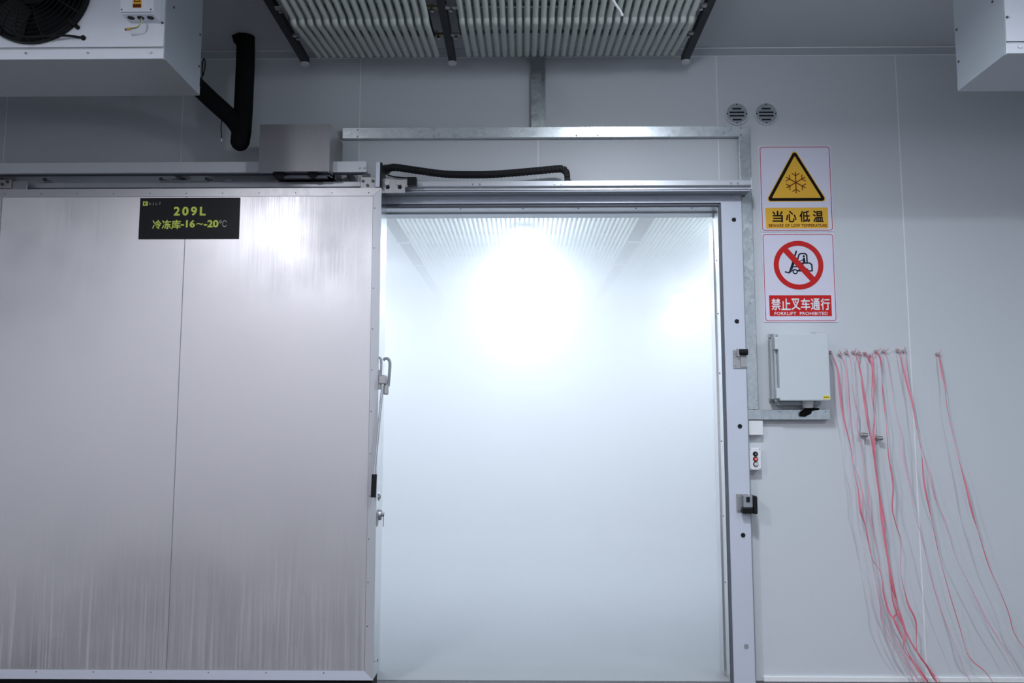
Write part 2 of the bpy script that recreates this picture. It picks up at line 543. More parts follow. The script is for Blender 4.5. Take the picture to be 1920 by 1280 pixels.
# =================================================================== DOOR FRAME
JY = -0.06
fr = thing('door_frame', 'pale aluminium door frame with black round caps around the doorway', 'door frame', (0.14, 0, 0), kind='structure')
JX = 1.203; HT = 2.603; JI = 1.092; HB = 2.557
obj('jamb', MB().prism([(JI, 0), (JX, 0), (JX, HT), (JI, HB)], JY, -0.001), 'aluminium_white', fr)
obj('jamb', MB().prism([(-0.92, 0), (-0.808, 0), (-0.808, HB), (-0.92, HT)], JY, -0.001), 'aluminium_white', fr)
obj('header', MB().prism([(-0.919, HT), (-0.807, HB), (JI - 0.001, HB), (JX - 0.001, HT)], JY, -0.001), 'aluminium_white', fr)
obj('edge_lip', MB().box(JX, JX + 0.003, JY - 0.003, -0.001, 0, HT), 'dark_aluminium', fr)
obj('gasket', MB().box(OX1 - 0.002, JI - 0.0005, JY + 0.012, -0.002, 0, HB), 'gasket', fr)
obj('gasket', MB().box(-0.807, OX1, JY + 0.012, -0.002, OZ - 0.001, HB - 0.0005), 'gasket', fr)
# stainless reveal lining
obj('reveal_lining', MB().box(OX1 - 0.006, OX1, -0.03, WT + 0.01, 0, OZ), 'polished_steel', fr)
obj('reveal_lining', MB().box(OX0, OX0 + 0.006, -0.03, WT + 0.01, 0, OZ), 'polished_steel', fr)
obj('reveal_lining', MB().box(OX0 + 0.006, OX1 - 0.006, -0.03, WT + 0.01, OZ - 0.006, OZ), 'aluminium', fr)
obj('reveal_step', MB().box(OX0 + 0.006, OX1 - 0.006, 0.07, WT + 0.012, OZ - 0.014, OZ - 0.006), 'aluminium', fr)
obj('reveal_step', MB().box(OX1 - 0.013, OX1 - 0.006, 0.07, WT + 0.012, 0, OZ - 0.014), 'polished_steel', fr)
for x in (-0.35, 0.0, 0.31, 0.63, 0.94):
    screw(fr, x, -0.015, OZ - 0.006, 0.005, 'screw_dark', d=(0, 0, -1), h=0.003)
for z in (0.5, 0.85, 1.25, 1.62, 1.95, 2.25):
    screw(fr, OX1 - 0.006, 0.02, z, 0.004, 'screw_dark', d=(-1, 0, 0), h=0.003)
for i, z in enumerate((2.46, 1.897, 1.33, 0.758, 0.191)):
    mb = MB(); mb.cyl((1.160, JY + 0.002, z), (1.160, JY - 0.0035, z), 0.0125, 0.0115, 20)
    obj('screw_cap', mb, 'cap_grey' if i == 4 else 'cap_black', fr, label='grey round plug' if i == 4 else None)
screw(fr, 1.15, JY, HT - 0.006, 0.004, 'screw_dark')

# =================================================================== SLIDING DOOR LEAF
LX0, LX1, LZ0, LZ1, LF, LB = -2.83, -0.752, 0.068, 2.590, -0.250, -0.072
PX0, PX1, PZ0, PZ1 = -2.783, -0.797, 0.115, 2.546
SM = -1.793
door = thing('door_1', 'wide brushed stainless steel sliding door pushed open to the left', 'door', ((LX0 + LX1) / 2, LF, LZ0), kind='structure')
obj('core', MB().box(LX0 + 0.003, LX1 - 0.003, LF + 0.004, LB, LZ0 + 0.003, LZ1 - 0.003), 'aluminium_white', door)
obj('face_sheet', MB().box(PX0, SM - 0.0022, LF - 0.0005, LF + 0.006, PZ0, PZ1), 'brushed_steel', door)
obj('face_sheet', MB().box(SM + 0.0022, PX1, LF - 0.0005, LF + 0.006, PZ0, PZ1), 'brushed_steel', door)
obj('joint_strip', MB().box(SM - 0.0022, SM + 0.0022, LF + 0.0015, LF + 0.005, PZ0, PZ1), 'dark_aluminium', door)
T0, T1 = LF - 0.004, LF + 0.004
obj('edge_trim', MB().prism([(LX0, LZ1), (PX0 - 0.001, PZ1 + 0.001), (PX1 + 0.001, PZ1 + 0.001), (LX1, LZ1)], T0, T1), 'trim_steel', door)
obj('edge_trim', MB().prism([(LX0, LZ0), (PX0 - 0.001, PZ0 - 0.001), (PX1 + 0.001, PZ0 - 0.001), (LX1, LZ0)], T0, T1), 'aluminium_white', door)
obj('edge_trim', MB().prism([(LX1, LZ0 + 0.0006), (LX1, LZ1 - 0.0006), (PX1 + 0.0016, PZ1 + 0.0004), (PX1 + 0.0016, PZ0)], T0, T1), 'aluminium', door)
obj('edge_trim', MB().prism([(LX0, LZ0 + 0.0006), (LX0, LZ1 - 0.0006), (PX0 - 0.0016, PZ1 + 0.0004), (PX0 - 0.0016, PZ0)], T0, T1), 'aluminium', door)
obj('side_profile', MB().box(LX1 - 0.003, LX1, LF + 0.004, LB, LZ0 + 0.003, LZ1 - 0.003), 'polished_steel', door)
obj('rubber_seal', MB().box(LX1 - 0.06, LX1 - 0.004, LB, LB + 0.010, LZ0, LZ1 - 0.02), 'gasket', door)
obj('bottom_seal', MB().box(LX0 + 0.01, LX1 - 0.01, LF + 0.03, LB - 0.01, 0.004, LZ0), 'black_rubber', door)
rv = None
rpts = [(x, (LZ1 + PZ1) / 2 - 0.004) for x in [-2.77 + 0.195 * k for k in range(11)]]
rpts += [((LX1 + PX1) / 2 - 0.012, z) for z in [2.48 - 0.215 * k for k in range(11)]]
rpts += [(x, (LZ0 + PZ0) / 2 + 0.012) for x in [-2.45 + 0.29 * k for k in range(6)]]
for (x, z) in rpts:
    if rv is None:
        mb = MB(); mb.cyl((x, T0 + 0.001, z), (x, T0 - 0.002, z), 0.0036, 0.0024, 8)
        rv = obj('rivet', mb, 'screw_dark', door); rv0 = Vector((x, 0, z)); rvw = wpos(rv)
    else:
        dup(rv, door, rvw + Vector((x, 0, z)) - rv0)
# lever handle at the leading edge
hd = obj('handle', MB().tube([(-0.722, -0.277, 1.566), (-0.733, -0.283, 1.42), (-0.757, -0.292, 1.085)], 0.0072, 12, 4), 'polished_steel', door, True, 'thin chrome lever rod')
obj('grip', MB().cyl((-0.7565, -0.2918, 1.087), (-0.7595, -0.294, 0.972), 0.0135, 0.0135, 18), 'black_rubber', hd, True, 'black rubber grip')
obj('bracket', MB().box(-0.746, -0.706, -0.288, -0.235, 1.545, 1.592, 0.006), 'zinc_plate', hd)
obj('bracket_foot', MB().box(-0.752, -0.738, -0.262, -0.222, 1.52, 1.62, 0.003), 'zinc_plate', hd)
obj('latch_hook', MB().tube([(-0.726, -0.26, 1.672), (-0.708, -0.262, 1.680), (-0.692, -0.262, 1.660), (-0.693, -0.262, 1.60), (-0.698, -0.262, 1.535)], 0.0075, 10, 5), 'cap_grey', hd, True)
obj('latch_hook', MB().tube([(-0.748, -0.262, 1.686), (-0.738, -0.264, 1.674), (-0.736, -0.264, 1.64), (-0.738, -0.264, 1.575)], 0.006, 8, 4), 'zinc_plate', hd, True)
obj('latch_block', MB().box(-0.722, -0.698, -0.27, -0.242, 1.492, 1.545, 0.005), 'zinc_plate', hd)
# keyhole and lock on the edge of the leaf
lk = obj('keyhole_ring', MB().cyl((LX1 - 0.001, -0.17, 0.965), (LX1 + 0.005, -0.17, 0.965), 0.024, 0.020, 24), 'polished_steel', door, True)
obj('keyhole', MB().cyl((LX1 + 0.003, -0.17, 0.965), (LX1 + 0.0062, -0.17, 0.965), 0.010, 0.010, 16), 'cap_black', lk)
lo = obj('lock', MB().cyl((LX1 - 0.001, -0.165, 0.872), (LX1 + 0.014, -0.165, 0.872), 0.030, 0.026, 24), 'zinc_plate', door, True)
obj('lock_plate', MB().box(LX1 - 0.001, LX1 + 0.003, -0.235, -0.195, 0.82, 0.892), 'zinc_plate', lo)
obj('key_bow', MB().cyl((LX1 + 0.014, -0.165, 0.872), (LX1 + 0.028, -0.165, 0.872), 0.008, 0.011, 12), 'bolt_steel', lo, True)
obj('key', MB().box(LX1 + 0.022, LX1 + 0.026, -0.170, -0.160, 0.812, 0.872, 0.001), 'bolt_steel', lo)
obj('hook', MB().tube([(LX1, -0.2, 0.150), (LX1 + 0.010, -0.2, 0.146), (LX1 + 0.012, -0.2, 0.158)], 0.004, 8, 3), 'bolt_steel', door, True)
# hangers that carry the leaf on the rail
def hanger(x0, x1, z0, z1, bolts, y0=-0.245, mt='zinc_plate'):
    h = obj('hanger_plate', MB().box(x0, x1, y0, y0 + 0.012, z0, z1, 0.002), mt, door)
    for bx, bz in bolts:
        mb = MB(); mb.cyl((bx, y0 + 0.001, bz), (bx, y0 - 0.009, bz), 0.0085, 0.0075, 6)
        obj('bolt', mb, 'screw_dark', h)
    return h
hanger(-0.866, -0.785, 2.592, 2.652, [(-0.853, 2.630), (-0.800, 2.630), (-0.828, 2.606)])
hanger(-2.83, -2.665, 2.592, 2.640, [], -0.235)
hanger(-2.83, -2.745, 2.600, 2.645, [(-2.813, 2.632), (-2.788, 2.618), (-2.762, 2.632)], -0.250)
# post that leads the cable chain, with limit switch arm
po = obj('chain_post', MB().box(-0.783, -0.7615, -0.262, -0.245, 2.5925, 2.730, 0.0015), 'aluminium_white', door)
obj('post_foot', MB().box(-0.7605, -0.752, -0.258, -0.13, 2.5925, 2.729, 0.001), 'cap_black', po)
sw = obj('switch_arm', MB().prism([(-0.752, 2.574), (-0.632, 2.574), (-0.632, 2.604), (-0.618, 2.610), (-0.618, 2.646), (-0.752, 2.650)], -0.225, -0.210), 'zinc_plate', door)
for bx in (-0.727, -0.662):
    mb = MB(); mb.cyl((bx, -0.224, 2.622), (bx, -0.236, 2.622), 0.014, 0.012, 12); bw = obj('bolt', mb, 'bolt_steel', sw)
    mb = MB(); mb.cyl((bx + 0.003, -0.224, 2.602), (bx + 0.003, -0.2275, 2.602), 0.011, 0.011, 14); obj('slot_hole', mb, 'cap_black', sw)
obj('limit_switch', MB().box(-0.618, -0.568, -0.24, -0.20, 2.608, 2.654, 0.004), 'black_plastic', sw)
obj('switch_cable', MB().tube([(-0.755, -0.245, 2.700), (-0.735, -0.245, 2.672), (-0.70, -0.245, 2.656), (-0.65, -0.24, 2.650), (-0.605, -0.225, 2.652)], 0.0038, 8, 6), 'black_rubber', sw, True)

# nameplate on the leaf
npl = thing('nameplate', 'black plate with green 209L and temperature lettering, on the sliding door', 'sign', (-1.772, -0.256, 2.316))
NX0, NX1, NZ0, NZ1 = -2.040, -1.505, 2.316, 2.5395
NY = -0.2545
obj('plate', MB().box(NX0, NX1, NY, LF - 0.001, NZ0, NZ1), 'plate_black', npl)
W_, H_ = NX1 - NX0, NZ1 - NZ0
ux = lambda u: NX0 + u * W_
vz = lambda v: NZ1 - v * H_
text('lettering', '209L', ux(0.345), ux(0.658), vz(0.425), vz(0.225), NY, 'plate_green', npl, 0.035, 1.35)
text('lettering', '冷冻库', ux(0.135), ux(0.415), vz(0.755), vz(0.54), NY, 'plate_green', npl, 0.022, 1.0)
text('lettering', '-16', ux(0.42), ux(0.555), vz(0.715), vz(0.55), NY, 'plate_green', npl, 0.035, 1.0)
text('lettering', '~', ux(0.575), ux(0.638), vz(0.655), vz(0.615), NY, 'plate_green', npl, 0.01, 1.0)
text('lettering', '-20', ux(0.65), ux(0.79), vz(0.715), vz(0.55), NY, 'plate_green', npl, 0.035, 1.0)
text('lettering', '℃', ux(0.80), ux(0.875), vz(0.715), vz(0.55), NY, 'plate_pale', npl, 0.0, 1.0)
obj('logo', MB().ring(rrect(ux(0.030), ux(0.078), vz(0.19), vz(0.085), 0.001), rrect(ux(0.041), ux(0.067), vz(0.165), vz(0.110), 0.0008), NY - 0.0006, NY + 0.0002)
    .box(ux(0.055), ux(0.068), NY - 0.0006, NY, vz(0.168), vz(0.122)), 'plate_green', npl)
# four illegible brush characters beside the logo
mb = MB(); rr = random.Random(3)
for k in range(4):
    cx = ux(0.100 + 0.031 * k); cz = vz(0.137)
    for q in range(4):
        a = (cx + rr.uniform(-0.006, 0.006), cz + rr.uniform(-0.009, 0.009)); c = (cx + rr.uniform(-0.006, 0.006), cz + rr.uniform(-0.009, 0.009))
        mb.stroke([a, c], 0.0016, NY - 0.0004 - 0.00005 * q, NY)
obj('small_print', mb, 'plate_pale', npl)

# =================================================================== RAIL, BEAM, MOTOR COVER, CABLE CHAIN
rail = thing('door_rail', 'long ribbed aluminium sliding rail above the doorway', 'rail', (-0.9, -0.12, 2.58))
RX0, RX1 = -4.2, 1.226
prof = [(-0.012, 2.654), (-0.150, 2.656), (-0.150, 2.6395), (-0.182, 2.6375), (-0.182, 2.620), (-0.158, 2.616), (-0.158, 2.604), (-0.012, 2.604)]
obj('track', MB().prism(prof, RX0, RX1, 'x'), 'aluminium', rail)
obj('lower_lip', MB().box(RX0, RX1, -0.150, -0.062, 2.597, 2.6035), 'dark_aluminium', rail)
obj('drip_edge', MB().box(RX0, RX1, -0.153, -0.150, 2.596, 2.6005), 'aluminium_white', rail)
obj('mounting_strip', MB().box(RX0, RX1, -0.012, 0.0, 2.600, 2.680), 'aluminium', rail)
for x in (-0.27, -0.232, 0.170, 0.207, 0.605, 0.640, 1.118, 1.155):
    screw(rail, x, -0.182, 2.6288, 0.0062, 'bolt_steel', 'bolt', h=0.005)
for x0, x1 in ((-2.62, -2.58), (-1.98, -1.72), (-1.62, -1.58)):
    c = obj('clamp', MB().box(x0, x1, -0.165, -0.13, 2.6562, 2.664, 0.001), 'dark_aluminium', rail)
for x in (-2.61, -1.97, -1.72):
    mb = MB(); mb.cyl((x, -0.17, 2.664), (x, -0.17, 2.676), 0.012, 0.009, 6); mb.box(x - 0.004, x + 0.026, -0.166, -0.158, 2.662, 2.668)
    obj('clamp_bolt', mb, 'screw_dark', rail)
obj('end_plate', MB().box(RX1, RX1 + 0.004, -0.184, -0.004, 2.596, 2.658), 'aluminium_white', rail)

beam = thing('drive_beam', 'long white rectangular beam running left above the sliding door', 'beam', (-2.5, -0.19, 2.688))
obj('cover', MB().box(-4.2, -0.842, -0.22, -0.165, 2.688, 2.747, 0.001), 'beam_white', beam)
for x in (-0.876, -0.850):
    screw(beam, x, -0.22, 2.710, 0.007, 'zinc_plate', 'bolt', h=0.004)
obj('bottom_slot', MB().box(-4.1, -0.86, -0.205, -0.18, 2.684, 2.688), 'gasket', beam)
mb = MB(); mb.box(-0.866, -0.842, -0.20, -0.18, 2.660, 2.688); mb.box(-0.836, -0.826, -0.20, -0.18, 2.663, 2.685)
obj('stop_block', mb, 'screw_dark', beam)
for x in (-3.9, -2.9, -1.9, -1.25, -0.95):
    obj('wall_bracket', MB().box(x - 0.02, x + 0.02, -0.165, 0.0, 2.700, 2.735), 'zinc_plate', beam)

mc = thing('motor_cover', 'box-shaped brushed steel motor cover above the sliding door', 'motor cover', (-1.21, -0.15, 2.667))
mb = MB(); mb.box(-1.397, -1.022, -0.300, -0.2985, 2.667, 2.924)
obj('front_sheet', mb, 'steel_box', mc)
obj('right_sheet', MB().box(-1.0235, -1.022, -0.2985, -0.001, 2.735, 2.924).box(-1.0235, -1.022, -0.2985, -0.2215, 2.667, 2.735).box(-1.0235, -1.022, -0.1635, -0.001, 2.667, 2.735), 'steel_box', mc)
obj('left_sheet', MB().box(-1.397, -1.3955, -0.2985, -0.001, 2.75, 2.924), 'steel_box', mc)
obj('top_sheet', MB().box(-1.3955, -1.0235, -0.2985, -0.001, 2.9225, 2.924), 'steel_box', mc)
obj('bottom_lip', MB().box(-1.397, -1.022, -0.2985, -0.27, 2.667, 2.6695), 'polished_steel', mc)
mb = MB(); mb.box(-1.36, -1.06, -0.158, -0.03, 2.682, 2.90, 0.01)
obj('gear_motor', mb, 'black_plastic', mc)
for px_, pr_ in ((-1.30, 0.035), (-1.12, 0.030)):
    obj('pulley', MB().cyl((px_, -0.262, 2.673), (px_, -0.225, 2.673), pr_, None, 20), 'black_rubber', mc)
obj('drive_belt', MB().box(-1.31, -1.045, -0.255, -0.228, 2.646, 2.660).prism([(-1.075, 2.678), (-1.065, 2.680), (-1.015, 2.652), (-1.02, 2.648)], -0.25, -0.235), 'gasket', mc)

ch = thing('cable_chain', 'black segmented cable drag chain sagging above the rail', 'cable chain', (-0.26, -0.12, 2.66))
cpts = [(-0.752, 2.737), (-0.70, 2.7445), (-0.60, 2.730), (-0.441, 2.7075), (-0.30, 2.702), (-0.148, 2.7045), (0.057, 2.7205), (0.19, 2.7325), (0.222, 2.728), (0.240, 2.706), (0.243, 2.665)]
path = catmull([Vector((p[0], p[1])) for p in cpts], 24)
# equal steps along the path
acc = [0.0]
for i in range(1, len(path)): acc.append(acc[-1] + (path[i] - path[i - 1]).length)
def along(s):
    for i in range(1, len(path)):
        if acc[i] >= s:
            t = (s - acc[i - 1]) / max(1e-9, acc[i] - acc[i - 1]); return path[i - 1].lerp(path[i], t), (path[i] - path[i - 1]).normalized()
    return path[-1], (path[-1] - path[-2]).normalized()
mb = MB(); mb.box(-0.0115, 0.0115, -0.024, 0.024, -0.0145, 0.0145, 0.0035); mb.box(-0.006, 0.006, -0.0258, 0.0258, -0.009, 0.004); mb.cyl((0.0, -0.027, -0.0135), (0, 0.027, -0.0135), 0.0022, None, 6)
link = obj('link', mb, 'black_plastic', ch); base_off = Vector(link.location) + wpos(ch) - Vector((0, 0, 0))
zc = 0.0
nl = int(acc[-1] / 0.0205)
lm = link.data
for v in lm.vertices: v.co.z += -0.0157
for k in range(nl + 1):
    p, t = along(0.0205 * k)
    o = link if k == 0 else link.copy()
    if k: COL.objects.link(o); o.parent = ch
    o.location = Vector((p.x, -0.12, p.y)) - wpos(ch); o.rotation_euler = (0, -math.atan2(t.y, t.x), 0)
obj('end_bracket', MB().box(-0.758, -0.735, -0.15, -0.09, 2.718, 2.752, 0.002), 'black_plastic', ch)
obj('end_foot', MB().box(0.222, 0.262, -0.146, -0.094, 2.656, 2.664), 'black_plastic', ch)

# =================================================================== GALVANISED TRUNKING
tr = thing('cable_trunking', 'galvanised steel cable trunking framing the doorway and running to the ceiling', 'trunking', (0.15, -0.02, 1.367))
TY = -0.040
obj('top_run', MB().prism([(0, 2.944), (TY + 0.0065, 2.944), (TY, 3.000), (0, 3.000)], -1.015, 1.270, 'x'), 'galvanised', tr)
obj('riser', MB().box(0.047, 0.104, TY, 0, 3.0005, 3.428, 0.001), 'galvanised', tr)
obj('drop', MB().box(1.2065, 1.2675, TY, 0, 1.4195, 2.9435, 0.001), 'galvanised', tr)
obj('branch', MB().box(1.2065, 1.650, TY, 0, 1.366, 1.419, 0.001), 'galvanised', tr)
obj('riser_flange', MB().box(0.104, 0.128, -0.004, 0, 3.0005, 3.428), 'galvanised', tr)
for x, z in ((-0.93, 2.99), (-0.93, 2.952), (-0.5, 2.99), (-0.5, 2.952), (0.055, 3.262), (0.094, 3.260), (1.22, 2.99), (1.22, 2.952),
             (1.213, 2.85), (1.26, 2.85), (1.216, 2.18), (1.26, 2.18), (1.216, 1.43), (1.26, 1.47), (1.38, 1.41), (1.63, 1.41), (0.3, 2.952), (0.42, 2.952)):
    screw(tr, x, TY, z, 0.0045, 'bolt_steel')

# =================================================================== ROUND VENTS
def vent(x, z, label):
    v = thing('wall_vent', label, 'vent', (x, 0, z - 0.063), 'round vents above the signs')
    mb = MB(); mb.ring(circle(x, z, 0.0665), circle(x, z, 0.0585), -0.010, 0.0); obj('rim', mb, 'panel_white', v)
    mb = MB(); mb.cyl((x, 0.0, z), (x, -0.009, z), 0.0585, 0.0575, 48); obj('face_plate', mb, 'vent_grey', v)
    for zz, hw in ((0.030, 0.025), (0.0085, 0.041), (-0.0115, 0.041), (-0.034, 0.025)):
        sl = obj('slot', MB().box(x - hw, x + hw, -0.0094, -0.008, z + zz - 0.0062, z + zz + 0.006), 'cap_black', v)
        obj('hood', MB().prism([(-0.009, z + zz + 0.009), (-0.017, z + zz + 0.0015), (-0.0165, z + zz), (-0.009, z + zz + 0.004)], x - hw, x + hw, 'x'), 'vent_grey', sl)
    for dx, dz in ((0, 0.0535), (0, -0.0535), (0.0535, 0), (-0.0535, 0)):
        screw(v, x + dx, -0.009, z + dz, 0.0045, 'cap_black', h=0.0012)
vent(1.208, 3.085, 'round slotted metal vent directly above the door frame corner')
vent(1.373, 3.0845, 'round slotted metal vent above the yellow warning triangle')

# =================================================================== SIGNS
def sign_frame(t, x0, x1, z0, z1, y, border):
    obj('board', MB().prism(rrect(x0, x1, z0, z1, 0.004), y, -0.0005), 'sign_white', t)
    obj('border', MB().ring(rrect(x0 + 0.007, x1 - 0.007, z0 + 0.007, z1 - 0.007, 0.014), rrect(x0 + 0.0105, x1 - 0.0105, z0 + 0.0105, z1 - 0.0105, 0.0115), y - 0.0006, y + 0.0005), border, t)

SX0, SX1 = 1.3235, 1.7275
s1 = thing('warning_sign', 'white sign with yellow snowflake triangle warning of low temperature', 'sign', (1.525, 0, 2.405))
Z0, Z1, SY = 2.405, 2.8985, -0.004
sign_frame(s1, SX0, SX1, Z0, Z1, SY, 'sign_border')
U = lambda u: SX0 + u * (SX1 - SX0)
V = lambda v: Z1 - v * (Z1 - Z0)
def tri(g):
    return [(U(0.497), V(0.078) + g * 2), (U(0.118) - g * 1.7, V(0.632) - g), (U(0.885) + g * 1.7, V(0.632) - g)]
obj('triangle_edge', MB().prism(rtri(tri(0.0105), 0.016), SY - 0.0005, SY + 0.0005), 'sign_yellow', s1)
obj('triangle_border', MB().prism(rtri(tri(0.006), 0.0135), SY - 0.0010, SY + 0.0005), 'sign_black', s1)
obj('triangle_field', MB().prism(rtri(tri(-0.0105), 0.003), SY - 0.0015, SY + 0.0005), 'sign_yellow', s1)
mb = MB(); cx, cz, r = U(0.500), V(0.432), 0.0590
for k in range(6):
    a = math.radians(90 + 60 * k); d = Vector((math.cos(a), math.sin(a)))
    mb.stroke([(cx, cz), (cx + d.x * r, cz + d.y * r)], 0.0055, SY - 0.0020 - 0.00003 * k, SY)
    p = Vector((cx, cz)) + d * r * 0.66
    for sg in (-1, 1):
        a2 = a + sg * math.radians(57); q = p + Vector((math.cos(a2), math.sin(a2))) * r * 0.40
        mb.stroke([tuple(p), tuple(q)], 0.0045, SY - 0.0022 - 0.00003 * k - 0.00001 * sg, SY)
obj('snowflake', mb, 'sign_brown', s1)
obj('caption_field', MB().prism(rrect(U(0.07), U(0.925), V(0.963), V(0.722), 0.005), SY - 0.0006, SY + 0.0005), 'sign_yellow', s1)
cap = '当心低温'
for k in range(4):
    x = U(0.165 + 0.185 * k)
    text('lettering', cap[k], x, x + 0.138 * (SX1 - SX0), V(0.888), V(0.762), SY - 0.0006, 'sign_black', s1, 0.022, 1.0, 0.0008)
text('lettering', 'BEWARE OF LOW TEMPERATURE', U(0.11), U(0.905), V(0.945), V(0.912), SY - 0.0006, 'sign_brown', s1, 0.018, 1.08, 0.0008)

s2 = thing('prohibition_sign', 'white sign with red slashed circle over a forklift, forklift prohibited', 'sign', (1.526, 0, 1.898))
Z0, Z1 = 1.898, 2.3985
sign_frame(s2, SX0 + 0.001, SX1 - 0.001, Z0, Z1, SY, 'sign_border')
ccx, ccz, R0 = U(0.495), V(0.363), 0.1365
def F(a, c):  # drawing units: 315 = outer radius, y down
    return (ccx + (a - 657) / 315 * R0, ccz - (c - 458) / 315 * R0)
q = R0 / 315
mb = MB()
Ys = [0]
def st(pts, wd):
    Ys[0] += 1
    mb.stroke([F(*p) for p in pts], wd * q, SY - 0.0008 - 0.00002 * Ys[0], SY)
st([(635, 280), (541, 552)], 21); st([(487, 545), (536, 560), (552, 525)], 17)
st([(618, 380), (578, 500), (560, 520)], 13); st([(645, 395), (668, 322), (690, 308), (745, 308), (766, 328), (768, 428)], 18)
st([(600, 480), (640, 478)], 16); st([(640, 432), (720, 432), (803, 432), (826, 455), (828, 532), (775, 534)], 18)
st([(560, 540), (585, 520)], 14); st([(715, 436), (712, 490), (640, 532), (690, 532)], 14)
st([(729, 378), (733, 425)], 30); st([(722, 380), (705, 398), (676, 406)], 10); st([(640, 534), (720, 534)], 14)
st([(706, 530), (720, 508), (745, 500), (770, 512), (778, 530)], 14)
mb.prism([(p[0], p[1]) for p in circle(*F(729, 343), 14 * q, 20)], SY - 0.0012, SY)
mb.ring(circle(*F(612, 543), 33 * q, 28), circle(*F(612, 543), 19 * q, 28), SY - 0.0013, SY)
mb.ring(circle(*F(745, 537), 30 * q, 28), circle(*F(745, 537), 17 * q, 28), SY - 0.0013, SY)
obj('forklift_pictogram', mb, 'sign_navy', s2)
obj('red_ring', MB().ring(circle(ccx, ccz, R0, 64), circle(ccx, ccz, R0 * 0.80, 64), SY - 0.0022, SY), 'sign_red', s2)
a, c = Vector(F(490, 255)), Vector(F(845, 660)); d = (c - a).normalized(); nn = Vector((-d.y, d.x)) * 37 * q
obj('red_slash', MB().prism([tuple(a + nn), tuple(a - nn), tuple(c - nn), tuple(c + nn)], SY - 0.0026, SY), 'sign_red', s2)
obj('caption_field', MB().prism(rrect(U(0.08), U(0.922), V(0.932), V(0.70), 0.001), SY - 0.0006, SY + 0.0005), 'sign_red', s2)
cap = '禁止叉车通行'
for k in range(6):
    x = U(0.11 + 0.1335 * k)
    text('lettering', cap[k], x, x + 0.120 * (SX1 - SX0), V(0.862), V(0.738), SY - 0.0006, 'letter_white', s2, 0.020, 1.0, 0.0008)
text('lettering', 'FORKLIFT  PROHIBITED', U(0.145), U(0.865), V(0.919), V(0.885), SY - 0.0006, 'letter_white', s2, 0.016, 1.1, 0.0008)

# =================================================================== ELECTRICAL BOX, JUNCTION BOX, PUSH BUTTONS
eb = thing('electrical_box', 'pale grey electrical enclosure mounted on the wall below the signs', 'electrical box', (1.485, -0.08, 1.464))
BX0, BX1, BZ0, BZ1 = 1.352, 1.6185, 1.463, 1.820
obj('body', MB().box(BX0 + 0.004, BX1 - 0.004, -0.112, -0.012, BZ0 + 0.004, BZ1 - 0.004, 0.004), 'box_grey', eb)
bd = obj('door', MB().box(BX0, BX1, -0.150, -0.113, BZ0, BZ1, 0.006), 'box_grey', eb)
obj('sticker', MB().box(1.576, 1.613, -0.1508, -0.149, 1.472, 1.490), 'sticker_yellow', bd)
mb = MB()
for k in range(5): mb.box(1.5815 + 0.0055 * k, 1.5850 + 0.0055 * k, -0.1511, -0.1500, 1.4775 + 0.0008 * (k % 2), 1.4845)
obj('sticker_print', mb, 'sign_brown', bd)
obj('hinge_bar', MB().box(BX0 - 0.014, BX0 - 0.0005, -0.118, -0.095, BZ0 - 0.004, BZ1 + 0.004, 0.003), 'hinge_grey', eb)
obj('side_channel', MB().box(BX0 - 0.020, BX0 + 0.003, -0.075, -0.030, BZ0 + 0.01, BZ1 - 0.02, 0.002), 'hinge_grey', eb)
for z0, z1 in ((1.735, 1.80), (1.475, 1.53)):
    obj('hinge', MB().box(BX0 - 0.017, BX0 + 0.004, -0.146, -0.090, z0, z1, 0.004), 'box_grey', eb)
for x, z in ((1.360, 1.822), (1.352, 1.474), (1.590, 1.828), (1.600, 1.456)):
    lg = obj('mounting_lug', MB().box(x - 0.016, x + 0.012, -0.014, -0.001, z - 0.011, z + 0.011, 0.002), 'bolt_steel', eb)
    screw(lg, x - 0.004, -0.014, z, 0.004, 'screw_dark', h=0.002)
for z in (1.795, 1.755, 1.545, 1.508):
    screw(eb, BX1, -0.10, z, 0.0045, 'screw_dark', d=(1, 0, 0), h=0.006)
obj('cable_gland', MB().cyl((1.525, -0.065, 1.464), (1.525, -0.065, 1.428), 0.030, 0.026, 24), 'white_plastic', eb, True)
obj('gland_plate', MB().box(1.365, 1.605, -0.05, -0.012, 1.442, 1.4625), 'hinge_grey', eb)
mb = MB(); mb.sphere((1.508, -0.052, 1.398), 0.020, 12, (1.1, 0.6, 0.9)); mb.sphere((1.526, -0.052, 1.410), 0.022, 12, (1.1, 0.6, 0.95)); mb.sphere((1.545, -0.055, 1.421), 0.018, 12, (1.5, 0.6, 0.55)); mb.sphere((1.572, -0.055, 1.422), 0.012, 10, (1.6, 0.7, 0.55)); mb.sphere((1.495, -0.050, 1.392), 0.012, 10, (1.0, 0.7, 0.9))
obj('sealing_foam', mb, 'black_foam', eb, True)

jb = thing('junction_box', 'small blank white square junction box under the trunking corner', 'junction box', (1.251, -0.02, 1.284))
obj('box', MB().box(1.214, 1.2885, -0.034, 0, 1.284, 1.359, 0.002), 'white_plastic', jb)
obj('lid', MB().box(1.213, 1.2895, -0.041, -0.035, 1.283, 1.360, 0.003), 'white_plastic', jb)

